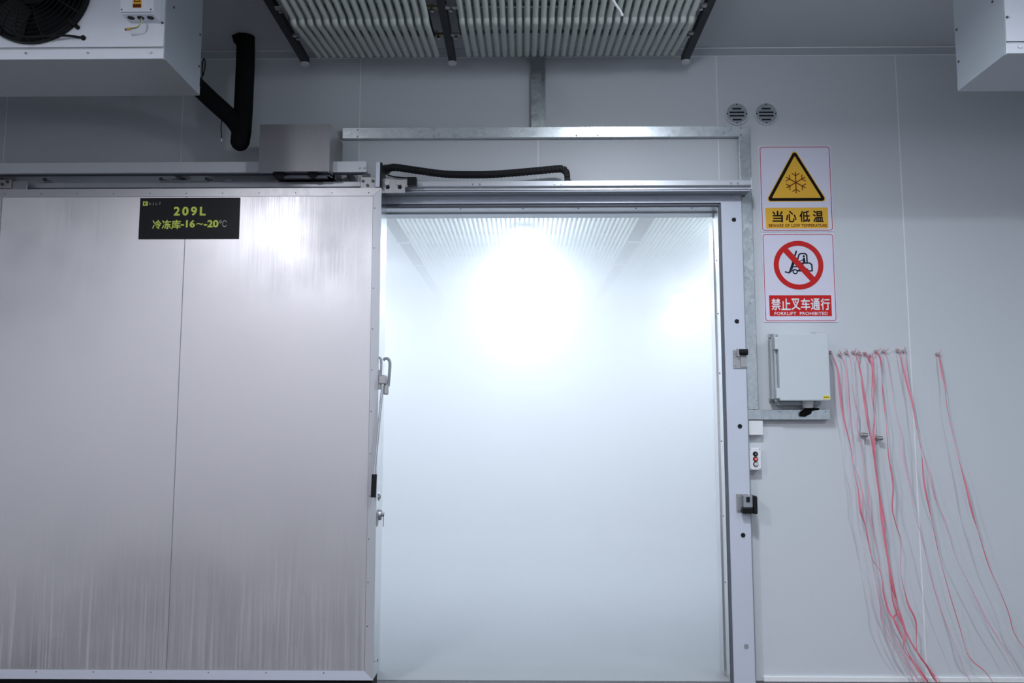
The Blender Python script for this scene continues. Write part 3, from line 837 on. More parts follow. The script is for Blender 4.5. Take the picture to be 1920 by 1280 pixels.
pb = thing('push_button_station', 'white three-button control box with black, red and white buttons', 'push buttons', (1.239, -0.025, 1.098))
obj('box', MB().box(1.2075, 1.271, -0.038, 0, 1.099, 1.215, 0.003), 'white_plastic', pb)
obj('cover', MB().box(1.2065, 1.272, -0.050, -0.039, 1.098, 1.216, 0.004), 'white_plastic', pb)
for z, mt, lab in ((1.183, 'cap_black', 'black button'), (1.1562, 'button_red', 'red button'), (1.1295, 'white_plastic', 'white button')):
    mb = MB(); mb.cyl((1.2405, -0.049, z), (1.2405, -0.056, z), 0.0135, 0.0125, 24); cl = obj('collar', mb, 'cap_black', pb)
    mb = MB(); mb.cyl((1.2405, -0.055, z), (1.2405, -0.0605, z), 0.0095, 0.009, 20); bt = obj('button', mb, mt, cl, False, lab)
    if mt == 'button_red':
        mb = MB(); mb.ring(circle(1.2405, z, 0.0045, 16), circle(1.2405, z, 0.0028, 16), -0.0612, -0.0600); obj('mark', mb, 'letter_white', cl)
    else:
        obj('mark', MB().box(1.2392, 1.2418, -0.0612, -0.060, z - 0.005, z + 0.005), 'letter_white' if mt == 'cap_black' else 'sign_black', cl)
for x, z in ((1.2145, 1.209), (1.264, 1.209), (1.2145, 1.105), (1.264, 1.105)):
    screw(pb, x, -0.050, z, 0.0028, 'screw_dark', h=0.001)

# door buffers on the jamb
d1 = thing('door_buffer', 'steel plate with small black rubber roller on the door jamb, beside the electrical box', 'door buffer', (1.167, JY, 1.641), 'buffers on the right door jamb')
obj('plate', MB().box(1.134, 1.200, JY - 0.006, JY - 0.0005, 1.641, 1.738), 'zinc_plate', d1)
obj('roller', MB().cyl((1.160, JY - 0.022, 1.727), (1.206, JY - 0.022, 1.727), 0.0165, None, 20), 'black_rubber', d1, True)
obj('roller_bracket', MB().box(1.150, 1.162, JY - 0.03, JY - 0.006, 1.705, 1.745), 'zinc_plate', d1)
obj('tongue', MB().box(1.172, 1.204, JY - 0.012, JY - 0.006, 1.648, 1.70), 'zinc_plate', d1)
for z in (1.655, 1.722):
    screw(d1, 1.145, JY - 0.006, z, 0.004, 'bolt_steel')
d2 = thing('door_buffer', 'steel plate with chunky black rubber block on the jamb, below the push buttons', 'door buffer', (1.18, JY, 0.868), 'buffers on the right door jamb')
obj('plate', MB().box(1.130, 1.190, JY - 0.006, JY - 0.0005, 0.880, 0.972), 'zinc_plate', d2)
obj('arm', MB().box(1.158, 1.206, JY - 0.040, JY - 0.006, 0.905, 0.968, 0.003), 'cap_grey', d2)
obj('lower_pad', MB().box(1.152, 1.206, JY - 0.046, JY - 0.007, 0.874, 0.904, 0.004), 'black_plastic', d2)
obj('window_pad', MB().box(1.172, 1.190, JY - 0.044, JY - 0.038, 0.934, 0.960, 0.001), 'black_rubber', d2)
obj('rubber_block', MB().box(1.2065, 1.2275, JY - 0.055, -0.002, 0.872, 0.966, 0.007), 'black_rubber', d2)
obj('ring', MB().tube([(1.212 + 0.005 * math.cos(t), JY - 0.02, 0.864 + 0.008 * math.sin(t)) for t in [k * math.pi / 6 for k in range(12)]], 0.0012, 6, 0, True), 'bolt_steel', d2)
for z in (0.890, 0.957):
    screw(d2, 1.146, JY - 0.006, z, 0.0045, 'bolt_steel')

# =================================================================== PINK ROPES
ROPES = [
  [(1.677, -0.018, 1.733), (1.705, -0.025, 1.646), (1.709, -0.032, 1.557), (1.716, -0.039, 1.423), (1.734, -0.045, 1.31), (1.746, -0.052, 1.234), (1.76, -0.059, 1.075), (1.774, -0.066, 0.988), (1.776, -0.073, 0.893), (1.798, -0.073, 0.811), (1.812, -0.073, 0.721), (1.827, -0.073, 0.64), (1.861, -0.073, 0.586), (1.876, -0.073, 0.524), (1.878, -0.073, 0.47), (1.901, -0.073, 0.373), (1.938, -0.073, 0.311), (1.97, -0.073, 0.223), (2.002, -0.073, 0.136), (2.077, -0.073, 0.022)],
  [(1.729, -0.018, 1.72), (1.749, -0.025, 1.662), (1.752, -0.032, 1.557), (1.752, -0.039, 1.423), (1.758, -0.045, 1.32), (1.763, -0.052, 1.208), (1.754, -0.059, 1.139), (1.78, -0.066, 1.057), (1.792, -0.073, 0.975), (1.793, -0.073, 0.866), (1.81, -0.073, 0.766), (1.823, -0.073, 0.649), (1.833, -0.073, 0.577), (1.84, -0.073, 0.524), (1.857, -0.073, 0.408), (1.862, -0.073, 0.328), (1.907, -0.073, 0.214), (1.948, -0.073, 0.144), (1.982, -0.073, 0.092), (2.014, -0.073, 0.018)],
  [(1.765, -0.018, 1.73), (1.776, -0.025, 1.704), (1.778, -0.032, 1.635), (1.776, -0.039, 1.557), (1.782, -0.045, 1.464), (1.794, -0.052, 1.402), (1.784, -0.059, 1.335), (1.793, -0.066, 1.264), (1.8, -0.073, 1.209), (1.804, -0.073, 1.14), (1.821, -0.073, 1.011), (1.824, -0.073, 0.875), (1.842, -0.073, 0.766), (1.859, -0.073, 0.649), (1.872, -0.073, 0.524), (1.885, -0.073, 0.417), (1.91, -0.073, 0.293), (1.95, -0.073, 0.188), (2.008, -0.073, 0.083), (2.041, -0.073, 0.015)],
  [(1.804, -0.018, 1.733), (1.818, -0.026, 1.688), (1.825, -0.033, 1.625), (1.83, -0.041, 1.526), (1.838, -0.049, 1.428), (1.846, -0.056, 1.335), (1.854, -0.064, 1.249), (1.861, -0.071, 1.158), (1.869, -0.073, 1.048), (1.886, -0.073, 0.92), (1.893, -0.073, 0.775), (1.906, -0.073, 0.667), (1.922, -0.073, 0.542), (1.943, -0.073, 0.408), (1.982, -0.073, 0.276), (2.031, -0.073, 0.179), (2.081, -0.073, 0.101), (2.122, -0.073, 0.023)],
  [(1.833, -0.018, 1.725), (1.823, -0.025, 1.667), (1.829, -0.032, 1.609), (1.841, -0.04, 1.484), (1.846, -0.047, 1.376), (1.85, -0.054, 1.3), (1.87, -0.061, 1.198), (1.866, -0.069, 1.158), (1.876, -0.073, 1.011), (1.892, -0.073, 0.857), (1.904, -0.073, 0.721), (1.912, -0.073, 0.613), (1.921, -0.073, 0.506), (1.946, -0.073, 0.382), (1.926, -0.073, 0.329), (1.97, -0.073, 0.223), (1.986, -0.073, 0.171), (2.044, -0.073, 0.083), (2.085, -0.073, 0.018)],
  [(1.866, -0.018, 1.725), (1.889, -0.026, 1.667), (1.89, -0.033, 1.583), (1.878, -0.041, 1.505), (1.882, -0.049, 1.392), (1.869, -0.056, 1.295), (1.873, -0.064, 1.224), (1.869, -0.071, 1.149), (1.883, -0.073, 0.966), (1.904, -0.073, 0.82), (1.9, -0.073, 0.739), (1.916, -0.073, 0.604), (1.937, -0.073, 0.471), (1.959, -0.073, 0.364), (1.981, -0.073, 0.267), (1.968, -0.073, 0.188), (2.01, -0.073, 0.118), (2.068, -0.073, 0.018)],
  [(1.897, -0.018, 1.714), (1.894, -0.026, 1.662), (1.897, -0.033, 1.567), (1.886, -0.041, 1.454), (1.883, -0.049, 1.351), (1.872, -0.056, 1.3), (1.87, -0.064, 1.13), (1.88, -0.071, 0.975), (1.886, -0.073, 0.82), (1.907, -0.073, 0.685), (1.919, -0.073, 0.56), (1.919, -0.073, 0.471), (1.933, -0.073, 0.391), (1.974, -0.073, 0.294), (2.022, -0.073, 0.188), (2.039, -0.073, 0.162), (2.098, -0.073, 0.083), (2.13, -0.073, 0.018)],
  [(1.927, -0.018, 1.738), (1.942, -0.025, 1.682), (1.94, -0.032, 1.557), (1.942, -0.04, 1.443), (1.945, -0.047, 1.351), (1.944, -0.054, 1.249), (1.945, -0.061, 1.158), (1.957, -0.069, 1.02), (1.945, -0.073, 0.902), (1.963, -0.073, 0.802), (1.982, -0.073, 0.73), (1.972, -0.073, 0.578), (1.991, -0.073, 0.462), (2.006, -0.073, 0.4), (2.038, -0.073, 0.32), (2.035, -0.073, 0.197), (2.047, -0.073, 0.144), (2.089, -0.073, 0.092), (2.148, -0.073, 0.018)],
  [(1.968, -0.018, 1.738), (1.978, -0.026, 1.688), (1.99, -0.034, 1.536), (2.0, -0.042, 1.402), (2.018, -0.05, 1.31), (2.015, -0.058, 1.224), (2.018, -0.067, 1.158), (2.045, -0.073, 0.993), (2.058, -0.073, 0.875), (2.081, -0.073, 0.794), (2.103, -0.073, 0.686), (2.124, -0.073, 0.569), (2.161, -0.073, 0.418), (2.199, -0.073, 0.294), (2.247, -0.073, 0.171), (2.269, -0.073, 0.093), (2.301, -0.073, 0.023)],
  [(2.045, -0.018, 1.74), (2.059, -0.026, 1.646), (2.076, -0.033, 1.547), (2.091, -0.041, 1.464), (2.098, -0.049, 1.376), (2.108, -0.056, 1.284), (2.116, -0.064, 1.209), (2.116, -0.071, 1.14), (2.12, -0.073, 1.021), (2.141, -0.073, 0.884), (2.161, -0.073, 0.758), (2.182, -0.073, 0.632), (2.218, -0.073, 0.471), (2.263, -0.073, 0.294), (2.291, -0.073, 0.172), (2.324, -0.073, 0.119), (2.376, -0.073, 0.076), (2.417, -0.073, 0.019)],
  [(2.077, -0.018, 1.738), (2.076, -0.026, 1.677), (2.08, -0.033, 1.578), (2.094, -0.041, 1.464), (2.103, -0.049, 1.361), (2.112, -0.056, 1.259), (2.14, -0.064, 1.139), (2.158, -0.071, 1.021), (2.184, -0.073, 0.921), (2.216, -0.073, 0.839), (2.239, -0.073, 0.758), (2.257, -0.073, 0.668), (2.313, -0.073, 0.534), (2.369, -0.073, 0.41), (2.4, -0.073, 0.339), (2.449, -0.073, 0.251), (2.51, -0.073, 0.142), (2.553, -0.073, 0.05)],
  [(2.26, -0.018, 1.722), (2.268, -0.027, 1.619), (2.274, -0.036, 1.536), (2.278, -0.045, 1.412), (2.317, -0.055, 1.158), (2.337, -0.064, 1.039), (2.36, -0.073, 0.885), (2.39, -0.073, 0.767), (2.434, -0.073, 0.597), (2.481, -0.073, 0.481), (2.519, -0.073, 0.366), (2.54, -0.073, 0.269), (2.587, -0.073, 0.186), (2.62, -0.073, 0.12), (2.649, -0.073, 0.02)]
]
RL = ['nearest the electrical box', 'second from the electrical box', 'third from the electrical box, the thinnest', 'fourth from the electrical box',
      'fifth from the electrical box', 'sixth from the electrical box', 'seventh from the electrical box, doubled wide near its top', 'eighth from the electrical box',
      'ninth from the electrical box', 'tenth from the electrical box', 'eleventh, just left of the seam', 'farthest right, hanging alone past the seam']
RWD = [0.011, 0.008, 0.006, 0.011, 0.012, 0.012, 0.013, 0.010, 0.006, 0.009, 0.007, 0.010]
rp = random.Random(11)
for i, pts in enumerate(ROPES):
    ax, ay, az = pts[0]
    t = thing('twine', 'pink plastic twine hanging from wall, ' + RL[i], 'twine', (ax, 0, az), 'pink twines hanging beside the electrical box')
    P = catmull([Vector(p) for p in pts], 8)
    bm = bmesh.new(); rows = []
    ph = rp.uniform(0, 6); fq = rp.uniform(0.05, 0.09)
    for k, p in enumerate(P):
        tg = (P[min(k + 1, len(P) - 1)] - P[max(k - 1, 0)]).normalized()
        sx_ = tg.cross(Vector((0, 1, 0))).normalized(); sy_ = tg.cross(sx_).normalized()
        an = ph + k * fq + 1.3 * math.sin(k * 0.05 + ph)
        wv = sx_ * math.cos(an) + sy_ * math.sin(an); nv = tg.cross(wv).normalized()
        hw = RWD[i] * 0.5 * (0.62 + 0.38 * math.sin(k * 0.13 + ph * 2)); ht = 0.0011
        if k < 5: hw *= 0.3 + 0.14 * k
        rows.append([bm.verts.new(p + wv * hw + nv * ht), bm.verts.new(p - wv * hw + nv * ht), bm.verts.new(p - wv * hw - nv * ht), bm.verts.new(p + wv * hw - nv * ht)])
    for A, B in zip(rows[:-1], rows[1:]):
        for k in range(4): bm.faces.new((A[k], A[(k + 1) % 4], B[(k + 1) % 4], B[k]))
    bm.faces.new(rows[0][::-1]); bm.faces.new(rows[-1])
    bmesh.ops.recalc_face_normals(bm, faces=bm.faces[:])
    mb = MB(); mb._take(bm)
    obj('strand', mb, 'rope_pale' if i in (1, 2, 8, 10) else 'rope_pink', t, True)
    mb = MB(); mb.cyl((ax, 0.0, az), (ax, -0.016, az), 0.0045, 0.0045, 10); mb.cyl((ax, -0.016, az), (ax, -0.020, az), 0.0085, 0.0065, 12); mb.cyl((ax, 0, az), (ax, -0.002, az), 0.0105, 0.0105, 14)
    obj('wall_anchor', mb, 'anchor_grey', t)
    mb = MB(); mb.sphere((ax + 0.001, -0.013, az - 0.004), 0.0085, 10, (1, 0.8, 0.9)); obj('knot', mb, 'rope_pink', t, True)
    an = rp.uniform(0.3, 2.9)
    mb = MB(); mb.tube([(ax, -0.02, az), (ax + 0.010 * math.cos(an), -0.026, az + 0.012 * math.sin(an)), (ax + 0.024 * math.cos(an + 0.2), -0.027, az + 0.022 * math.sin(an + 0.2))], 0.0016, 6, 4)
    obj('loose_end', mb, 'rope_pink', t)
for x, z, lab in ((1.837, 1.284, 'small steel wall fitting touching the pink twines'), (1.916, 1.267, 'small steel wall fitting standing free between two twines')):
    f_ = thing('wall_fitting', lab, 'wall fitting', (x, 0, z), 'steel fittings among the twines')
    mb = MB(); mb.cyl((x - 0.004, 0.0, z), (x - 0.004, -0.032, z + 0.001), 0.010, 0.010, 12); mb.cyl((x - 0.004, 0, z), (x - 0.004, -0.004, z), 0.016, 0.016, 16)
    obj('stud', mb, 'anchor_grey', f_, True)
    mb = MB(); mb.cyl((x - 0.012, -0.034, z), (x + 0.010, -0.040, z - 0.001), 0.0125, 0.0115, 14); obj('nut', mb, 'bolt_steel', f_, True)
    mb = MB(); mb.cyl((x + 0.008, -0.0395, z - 0.001), (x + 0.0115, -0.0405, z - 0.001), 0.0065, 0.0065, 10); obj('bore', mb, 'cap_black', f_)

# =================================================================== AIR COOLERS
UF, UB = -1.30, -0.93
def cooler(x0, x1, label, fans, jbox):
    z0, z1 = 2.820, 3.425
    t = thing('air_cooler', label, 'air cooler', ((x0 + x1) / 2, (UF + UB) / 2, z0), 'ceiling air coolers')
    # front sheet with round fan openings: built as a strip of quads around each hole
    fx = sorted(f for f in fans)
    fz, fr_ = 3.124, 0.234
    bm = bmesh.new()
    cuts = [x0 + 0.004] + [(a_ + b_) / 2 for a_, b_ in zip(fx[:-1], fx[1:])] + [x1 - 0.004]
    for k, cxf in enumerate(fx):
        a_, b_ = cuts[k], cuts[k + 1]; zl, zh = 2.8735, z1 - 0.004
        n = 64; ins = []; outs = []
        for q_ in range(n):
            an = 2 * math.pi * q_ / n; d_ = Vector((math.cos(an), math.sin(an)))
            tx = ((b_ - cxf) if d_.x > 0 else (a_ - cxf)) / d_.x if abs(d_.x) > 1e-6 else 1e9
            tz = ((zh - fz) if d_.y > 0 else (zl - fz)) / d_.y if abs(d_.y) > 1e-6 else 1e9
            tt = min(tx, tz)
            ins.append((cxf + d_.x * fr_, fz + d_.y * fr_)); outs.append([cxf + d_.x * tt, fz + d_.y * tt])
        for cxx, czz in ((a_, zl), (a_, zh), (b_, zl), (b_, zh)):
            j = min(range(n), key=lambda i_: (outs[i_][0] - cxx) ** 2 + (outs[i_][1] - czz) ** 2); outs[j] = [cxx, czz]
        vi = [bm.verts.new((p[0], UF, p[1])) for p in ins]; vo = [bm.verts.new((p[0], UF, p[1])) for p in outs]
        vb = [bm.verts.new((p[0], UF + 0.02, p[1])) for p in ins]
        for q_ in range(n):
            j = (q_ + 1) % n
            bm.faces.new((vi[q_], vi[j], vo[j], vo[q_])); bm.faces.new((vi[q_], vb[q_], vb[j], vi[j]))
    bmesh.ops.recalc_face_normals(bm, faces=bm.faces[:])
    mb = MB(); mb._take(bm); obj('front_sheet', mb, 'white_paint', t)
    obj('front_gap', MB().box(x0 + 0.004, x1 - 0.004, UF + 0.004, UF + 0.010, 2.862, 2.8735), 'hinge_grey', t)
    obj('drip_tray_lip', MB().box(x0, x1, UF - 0.006, UF + 0.002, z0, 2.862, 0.001), 'white_paint', t)
    obj('drip_tray', MB().box(x0, x1, UF + 0.002, UB, z0, z0 + 0.012), 'casing_bottom', t)
    obj('side_sheet', MB().box(x0, x0 + 0.003, UF, UB, z0 + 0.012, z1), 'casing_side', t)
    obj('side_sheet', MB().box(x1 - 0.003, x1, UF, UB, z0 + 0.012, z1), 'casing_side', t)
    inner = x1 if jbox else x0
    sg = 1 if jbox else -1
    obj('side_flange', MB().box(min(inner, inner + sg * 0.004), max(inner, inner + sg * 0.004), UF + 0.01, UB - 0.005, z0, z0 + 0.040), 'casing_side', t)
    obj('top_sheet', MB().box(x0, x1, UF, UB, z1, z1 + 0.003), 'casing_side', t)
    obj('coil_block', MB().box(x0 + 0.01, x1 - 0.01, UF + 0.2, UB, z0 + 0.02, z1 - 0.01), 'gasket', t)
    for yy, zz in ((UF + 0.07, 3.08), (UB - 0.02, 3.10), (UB - 0.02, 2.95), (UF + 0.03, 3.30)):
        screw(t, inner, yy, zz, 0.006, 'screw_dark', d=(sg, 0, 0), h=0.004)
    xs_ = [inner - sg * v_ for v_ in (0.05, 0.31, 0.565, 0.83, 1.10, 1.4, 1.7)]
    for xx in xs_:
        screw(t, xx, UF - 0.006, 2.845, 0.0055, 'bolt_steel', h=0.005)
    for zz in (2.975, 3.20):
        screw(t, inner - sg * 0.012, UF, zz, 0.0055, 'screw_dark', h=0.005)
    for hx in (x0 + 0.2, x1 - 0.2):
        obj('hanger_rod', MB().cyl((hx, (UF + UB) / 2, z1), (hx, (UF + UB) / 2, CEIL), 0.008, None, 8), 'zinc_plate', t)
    for cxf in fx:
        fan = obj('fan_collar', MB().ring(circle(cxf, fz, fr_ + 0.004, 64), circle(cxf, fz, fr_ - 0.010, 64), UF - 0.022, UF + 0.004), 'black_plastic', t, True, 'black fan')
        mb = MB(); mb.cyl((cxf, UF + 0.075, fz), (cxf, UF + 0.06, fz), fr_ - 0.01, fr_ - 0.01, 48); obj('dark_interior', mb, 'black_foam', fan)  # black disc stands in for the unlit inside of the casing
        mb = MB()
        for k in range(5):
            a0 = 2 * math.pi * k / 5
            bmk = bmesh.new(); ra = []
            for q_ in range(7):
                rr_ = 0.06 + 0.15 * q_ / 6; sw_ = 0.25 * q_ / 6; hw_ = 0.42 - 0.05 * q_ / 6
                ra.append([bmk.verts.new((cxf + rr_ * math.cos(a0 + sw_ + s_ * hw_), UF + 0.03 + 0.02 * s_, fz + rr_ * math.sin(a0 + sw_ + s_ * hw_))) for s_ in (-1, 0, 1)])
            for A, B in zip(ra[:-1], ra[1:]):
                for s_ in (0, 1): bmk.faces.new((A[s_], A[s_ + 1], B[s_ + 1], B[s_]))
            mb._take(bmk)
        obj('blades', mb, 'black_plastic', fan, True)
        mb = MB(); mb.cyl((cxf, UF + 0.05, fz), (cxf, UF - 0.012, fz), 0.075, 0.068, 32); obj('hub', mb, 'black_plastic', fan, True)
        mb = MB()
        for k in range(11):
            rr_ = fr_ + 0.002 - 0.0165 * k
            bulge = UF - 0.022 - 0.030 * math.sin(min(1, k / 7) * math.pi / 2)
            mb.tube([(cxf + rr_ * math.cos(2 * math.pi * q_ / 40), bulge, fz + rr_ * math.sin(2 * math.pi * q_ / 40)) for q_ in range(40)], 0.0021, 5, 0, True)
        obj('guard_ring', mb, 'black_plastic', fan, True)
        mb = MB()
        for k in range(8):
            an = 2 * math.pi * (k + 0.35) / 8
            pts_ = []
            for q_ in range(8):
                kk = q_ * 10 / 7; rr_ = fr_ + 0.004 - 0.0165 * kk
                pts_.append((cxf + rr_ * math.cos(an), UF - 0.024 - 0.030 * math.sin(min(1, kk / 7) * math.pi / 2), fz + rr_ * math.sin(an)))
            mb.tube(pts_, 0.0026, 5)
        obj('guard_spoke', mb, 'black_plastic', fan)
        for an in (-0.72, 0.85, 2.42, 3.99):
            px_, pz_ = cxf + (fr_ + 0.018) * math.cos(an), fz + (fr_ + 0.018) * math.sin(an)
            mb = MB(); mb.cyl((px_, UF, pz_), (px_, UF - 0.02, pz_), 0.0095, 0.0085, 12)
            mb.tube([(cxf + (fr_ - 0.012) * math.cos(an), UF - 0.03, fz + (fr_ - 0.012) * math.sin(an)), (px_, UF - 0.018, pz_)], 0.009, 8)
            obj('guard_clip', mb, 'black_plastic', fan)
        gx, gz = cxf + 0.216, 2.912
        obj('motor_cable', MB().tube([(cxf - 0.03, UF - 0.055, 3.005), (cxf - 0.035, UF - 0.06, 2.925), (cxf - 0.005, UF - 0.05, 2.896), (cxf + 0.07, UF - 0.035, 2.904), (cxf + 0.15, UF - 0.02, 2.914), (gx, UF - 0.004, gz)], 0.0048, 8, 6), 'black_rubber', fan, True)
        obj('cable_grommet', MB().sphere((gx, UF - 0.004, gz), 0.0105, 12), 'black_rubber', fan, True)
        obj('cable_tie', MB().tube([(cxf - 0.012, UF - 0.05, 2.908), (cxf + 0.002, UF - 0.045, 2.894), (cxf + 0.012, UF - 0.03, 2.884)], 0.003, 6), 'black_rubber', fan)
    if jbox:
        jx0, jx1, jz0, jz1, jy = -1.6220, -1.4880, 2.9810, 3.1360, UF - 0.075
        b_ = obj('terminal_box', MB().box(jx0, jx1, jy + 0.010, UF, jz0 - 0.001, jz1, 0.004), 'white_paint', t)
        obj('terminal_lid', MB().box(jx0 - 0.001, jx1 + 0.001, jy, jy + 0.009, jz0 + 0.004, jz1 + 0.002, 0.003), 'white_paint', b_)
        wl = obj('hazard_label', MB().box(-1.5700, -1.5350, jy - 0.0008, jy + 0.0002, 3.0010, 3.0710), 'sign_yellow', b_, False, 'yellow hazard label')
        obj('hazard_print', MB().box(-1.5690, -1.5360, jy - 0.0014, jy - 0.0006, 3.0020, 3.0170).ring(rtri([(-1.5525, 3.0570), (-1.5670, 3.0250), (-1.5380, 3.0250)], 0.002), rtri([(-1.5525, 3.0490), (-1.5620, 3.0285), (-1.5430, 3.0285)], 0.001), jy - 0.0014, jy - 0.0006)
            .box(-1.5537, -1.5513, jy - 0.0014, jy - 0.0006, 3.0315, 3.0435), 'sign_brown', b_)
        for xx in (jx0 + 0.008, jx1 - 0.008):
            screw(b_, xx, jy, jz0 + 0.013, 0.004, 'screw_dark', h=0.001)
        for xx in (-1.5950, -1.5550, -1.5150):
            mb = MB(); mb.cyl((xx, UF - 0.035, jz0 + 0.001), (xx, UF - 0.035, jz0 - 0.003), 0.0145, 0.0135, 20); obj('cable_entry', mb, 'cap_black', b_)
        wp = [(-1.5550, UF - 0.035, 2.9790), (-1.5530, UF - 0.038, 2.9560), (-1.5620, UF - 0.04, 2.9380), (-1.5820, UF - 0.04, 2.9320), (-1.6000, UF - 0.038, 2.9310)]
        obj('earth_wire', MB().tube(wp, 0.0024, 6, 5), 'wire_green', b_, True)
        obj('earth_wire', MB().tube([Vector(p) + Vector((0.0035, -0.003, 0.002)) for p in wp], 0.0022, 6, 5), 'wire_yellow', b_, True)
        obj('wire_sleeve', MB().cyl((-1.5920, UF - 0.038, 2.9315), (-1.6080, UF - 0.038, 2.9300), 0.0055, 0.0055, 10), 'wire_orange', b_, True)
        obj('wire_lug', MB().cyl((-1.6080, UF - 0.038, 2.9300), (-1.6150, UF - 0.037, 2.9290), 0.004, 0.005, 8), 'screw_dark', b_)
    return t
cooler(-3.75, -1.469, 'white ceiling air cooler with black fan, above the sliding door', [-3.17, -2.02], True)
cooler(1.951, 4.2, 'white ceiling air cooler at the right, above the twines', [2.65, 3.55], False)

# insulated pipe
pi_ = thing('insulated_pipe', 'black foam-wrapped refrigerant pipe bending down beside the left air cooler', 'pipe', (-1.55, -0.2, 2.82))
pv = [(-1.522, -0.21, 3.457), (-1.520, -0.205, 3.30), (-1.524, -0.20, 3.06), (-1.530, -0.20, 2.93), (-1.536, -0.20, 2.865), (-1.540, -0.20, 2.838)]
obj('foam_sleeve', MB().tube(pv, [0.049, 0.050, 0.050, 0.052, 0.050, 0.036], 20), 'black_foam', pi_, True)
obj('foam_end', MB().sphere((-1.537, -0.20, 2.866), 0.050, 20, (1.0, 0.95, 1.0)), 'black_foam', pi_, True)
pd = [(-1.535, -0.205, 2.925), (-1.575, -0.225, 2.985), (-1.652, -0.30, 3.052), (-1.712, -0.40, 3.105), (-1.76, -0.60, 3.14), (-1.78, -0.93, 3.15)]
obj('foam_sleeve', MB().tube(pd, 0.046, 20, 6), 'black_foam', pi_, True)
obj('foam_flap', MB().prism([(-1.535, 3.456), (-1.580, 3.44), (-1.568, 3.40), (-1.535, 3.36)], -0.265, -0.255), 'black_foam', pi_)
obj('cable_loop', MB().tube([(-1.690, -0.38, 3.11), (-1.688, -0.37, 3.17), (-1.690, -0.37, 3.23), (-1.683, -0.37, 3.258), (-1.676, -0.37, 3.24), (-1.677, -0.37, 3.20), (-1.684, -0.37, 3.165)], 0.0035, 6, 5), 'black_rubber', pi_, True)
obj('sensor_wire', MB().tube([(-1.618, -0.25, 2.99), (-1.624, -0.25, 2.93), (-1.620, -0.25, 2.89), (-1.619, -0.25, 2.865)], 0.0028, 6, 4), 'black_rubber', pi_, True)
obj('sensor_tip', MB().cyl((-1.619, -0.25, 2.866), (-1.619, -0.25, 2.850), 0.0045, 0.0045, 8), 'letter_white', pi_)

# =================================================================== CEILING COIL RACK (hall side)
def tube_mesh(y_near):
    pts = [(0, y_near, 3.306), (0, -0.716, 3.307), (0, -0.706, 3.304), (0, -0.699, 3.296), (0, -0.694, 3.288), (0, -0.682, 3.286), (0, -0.66, 3.289), (0, -0.45, 3.319), (0, -0.20, 3.352)]
    return MB().tube(pts, 0.0142, 10)
def coil(x0, x1, n, label):
    t = thing('cooling_coil', label, 'cooling coil', ((x0 + x1) / 2, -0.2, 3.29), 'ceiling coils of pale tubes')
    first = None
    for k in range(n):
        x = x0 + (x1 - x0) * k / (n - 1)
        if first is None:
            first = obj('tube', tube_mesh(-2.6), 'tube_frosted', t, True); f0 = wpos(first)
            dx0 = x; first.location.x += x; f0 = wpos(first)
        else:
            dup(first, t, f0 + Vector((x - x0, 0, 0)))
    for yy, zz in ((-0.735, 3.335), (-0.43, 3.350), (-1.7, 3.335)):
        obj('cross_bar', MB().box(x0 - 0.03, x1 + 0.03, yy - 0.012, yy + 0.012, zz, zz + 0.004).box(x0 - 0.03, x1 + 0.03, yy + 0.008, yy + 0.012, zz, zz + 0.03), 'bolt_steel', t)
    # upper return row, seen dark between the lower tubes
    up = None
    for k in range(n):
        x = x0 + (x1 - x0) * (k + 0.5) / (n - 1) if k < n - 1 else x1
        if up is None:
            up = obj('upper_tube', MB().tube([(x, -2.6, 3.40), (x, -0.72, 3.40)], 0.0128, 8), 'tube_frosted', t, True); u0 = wpos(up); ux0 = x
        else:
            dup(up, t, u0 + Vector((x - ux0, 0, 0)))
    return t
coil(-1.118, -0.470, 17, 'narrow bank of pale green-grey cooling tubes under the ceiling, left of the middle bar')
coil(-0.296, 0.818, 29, 'wide bank of pale cooling tubes under the ceiling, right of the middle bar')
def rack_bar(x, label, side):
    t = thing('support_bar', label, 'support bar', (x, -0.12, 3.33), 'black bars carrying the ceiling coils')
    obj('channel', MB().box(x - 0.020, x + 0.020, -2.6, -0.10, 3.345, 3.385, 0.002), 'bar_black', t)
    obj('end_cap', MB().cyl((x, -0.122, 3.333), (x, -0.122, 3.346), 0.022, 0.024, 20), 'white_plastic', t, True, 'white plastic end cap')
    for yy in (-0.45, -1.6):
        obj('hanger_rod', MB().cyl((x, yy, 3.385), (x, yy, CEIL), 0.006, None, 8), 'zinc_plate', t)
    for s_ in side:
        for yy in (-0.735, -0.43):
            zz = 3.338 if yy < -0.5 else 3.352
            c_ = obj('clamp_arm', MB().box(min(x + s_ * 0.02, x + s_ * 0.085), max(x + s_ * 0.02, x + s_ * 0.085), yy - 0.016, yy + 0.010, zz - 0.006, zz + 0.004), 'brass' if (len(side) == 2 and s_ < 0) else 'zinc_plate', t)
            mb = MB(); mb.cyl((x + s_ * 0.045, yy, zz - 0.005), (x + s_ * 0.045, yy, zz - 0.022), 0.009, 0.009, 6); obj('clamp_nut', mb, 'bolt_steel', c_)
        obj('clamp_link', MB().box(x + s_ * 0.07 - 0.004, x + s_ * 0.07 + 0.004, -0.735, -0.43, 3.345, 3.352), 'bar_black', t)
    return t
rack_bar(-1.216, 'black steel bar at the left end of the ceiling coils', (1,))
rack_bar(-0.392, 'black steel bar between the two ceiling coils', (-1, 1))
rack_bar(0.902, 'black steel bar at the right end of the ceiling coils', (-1,))

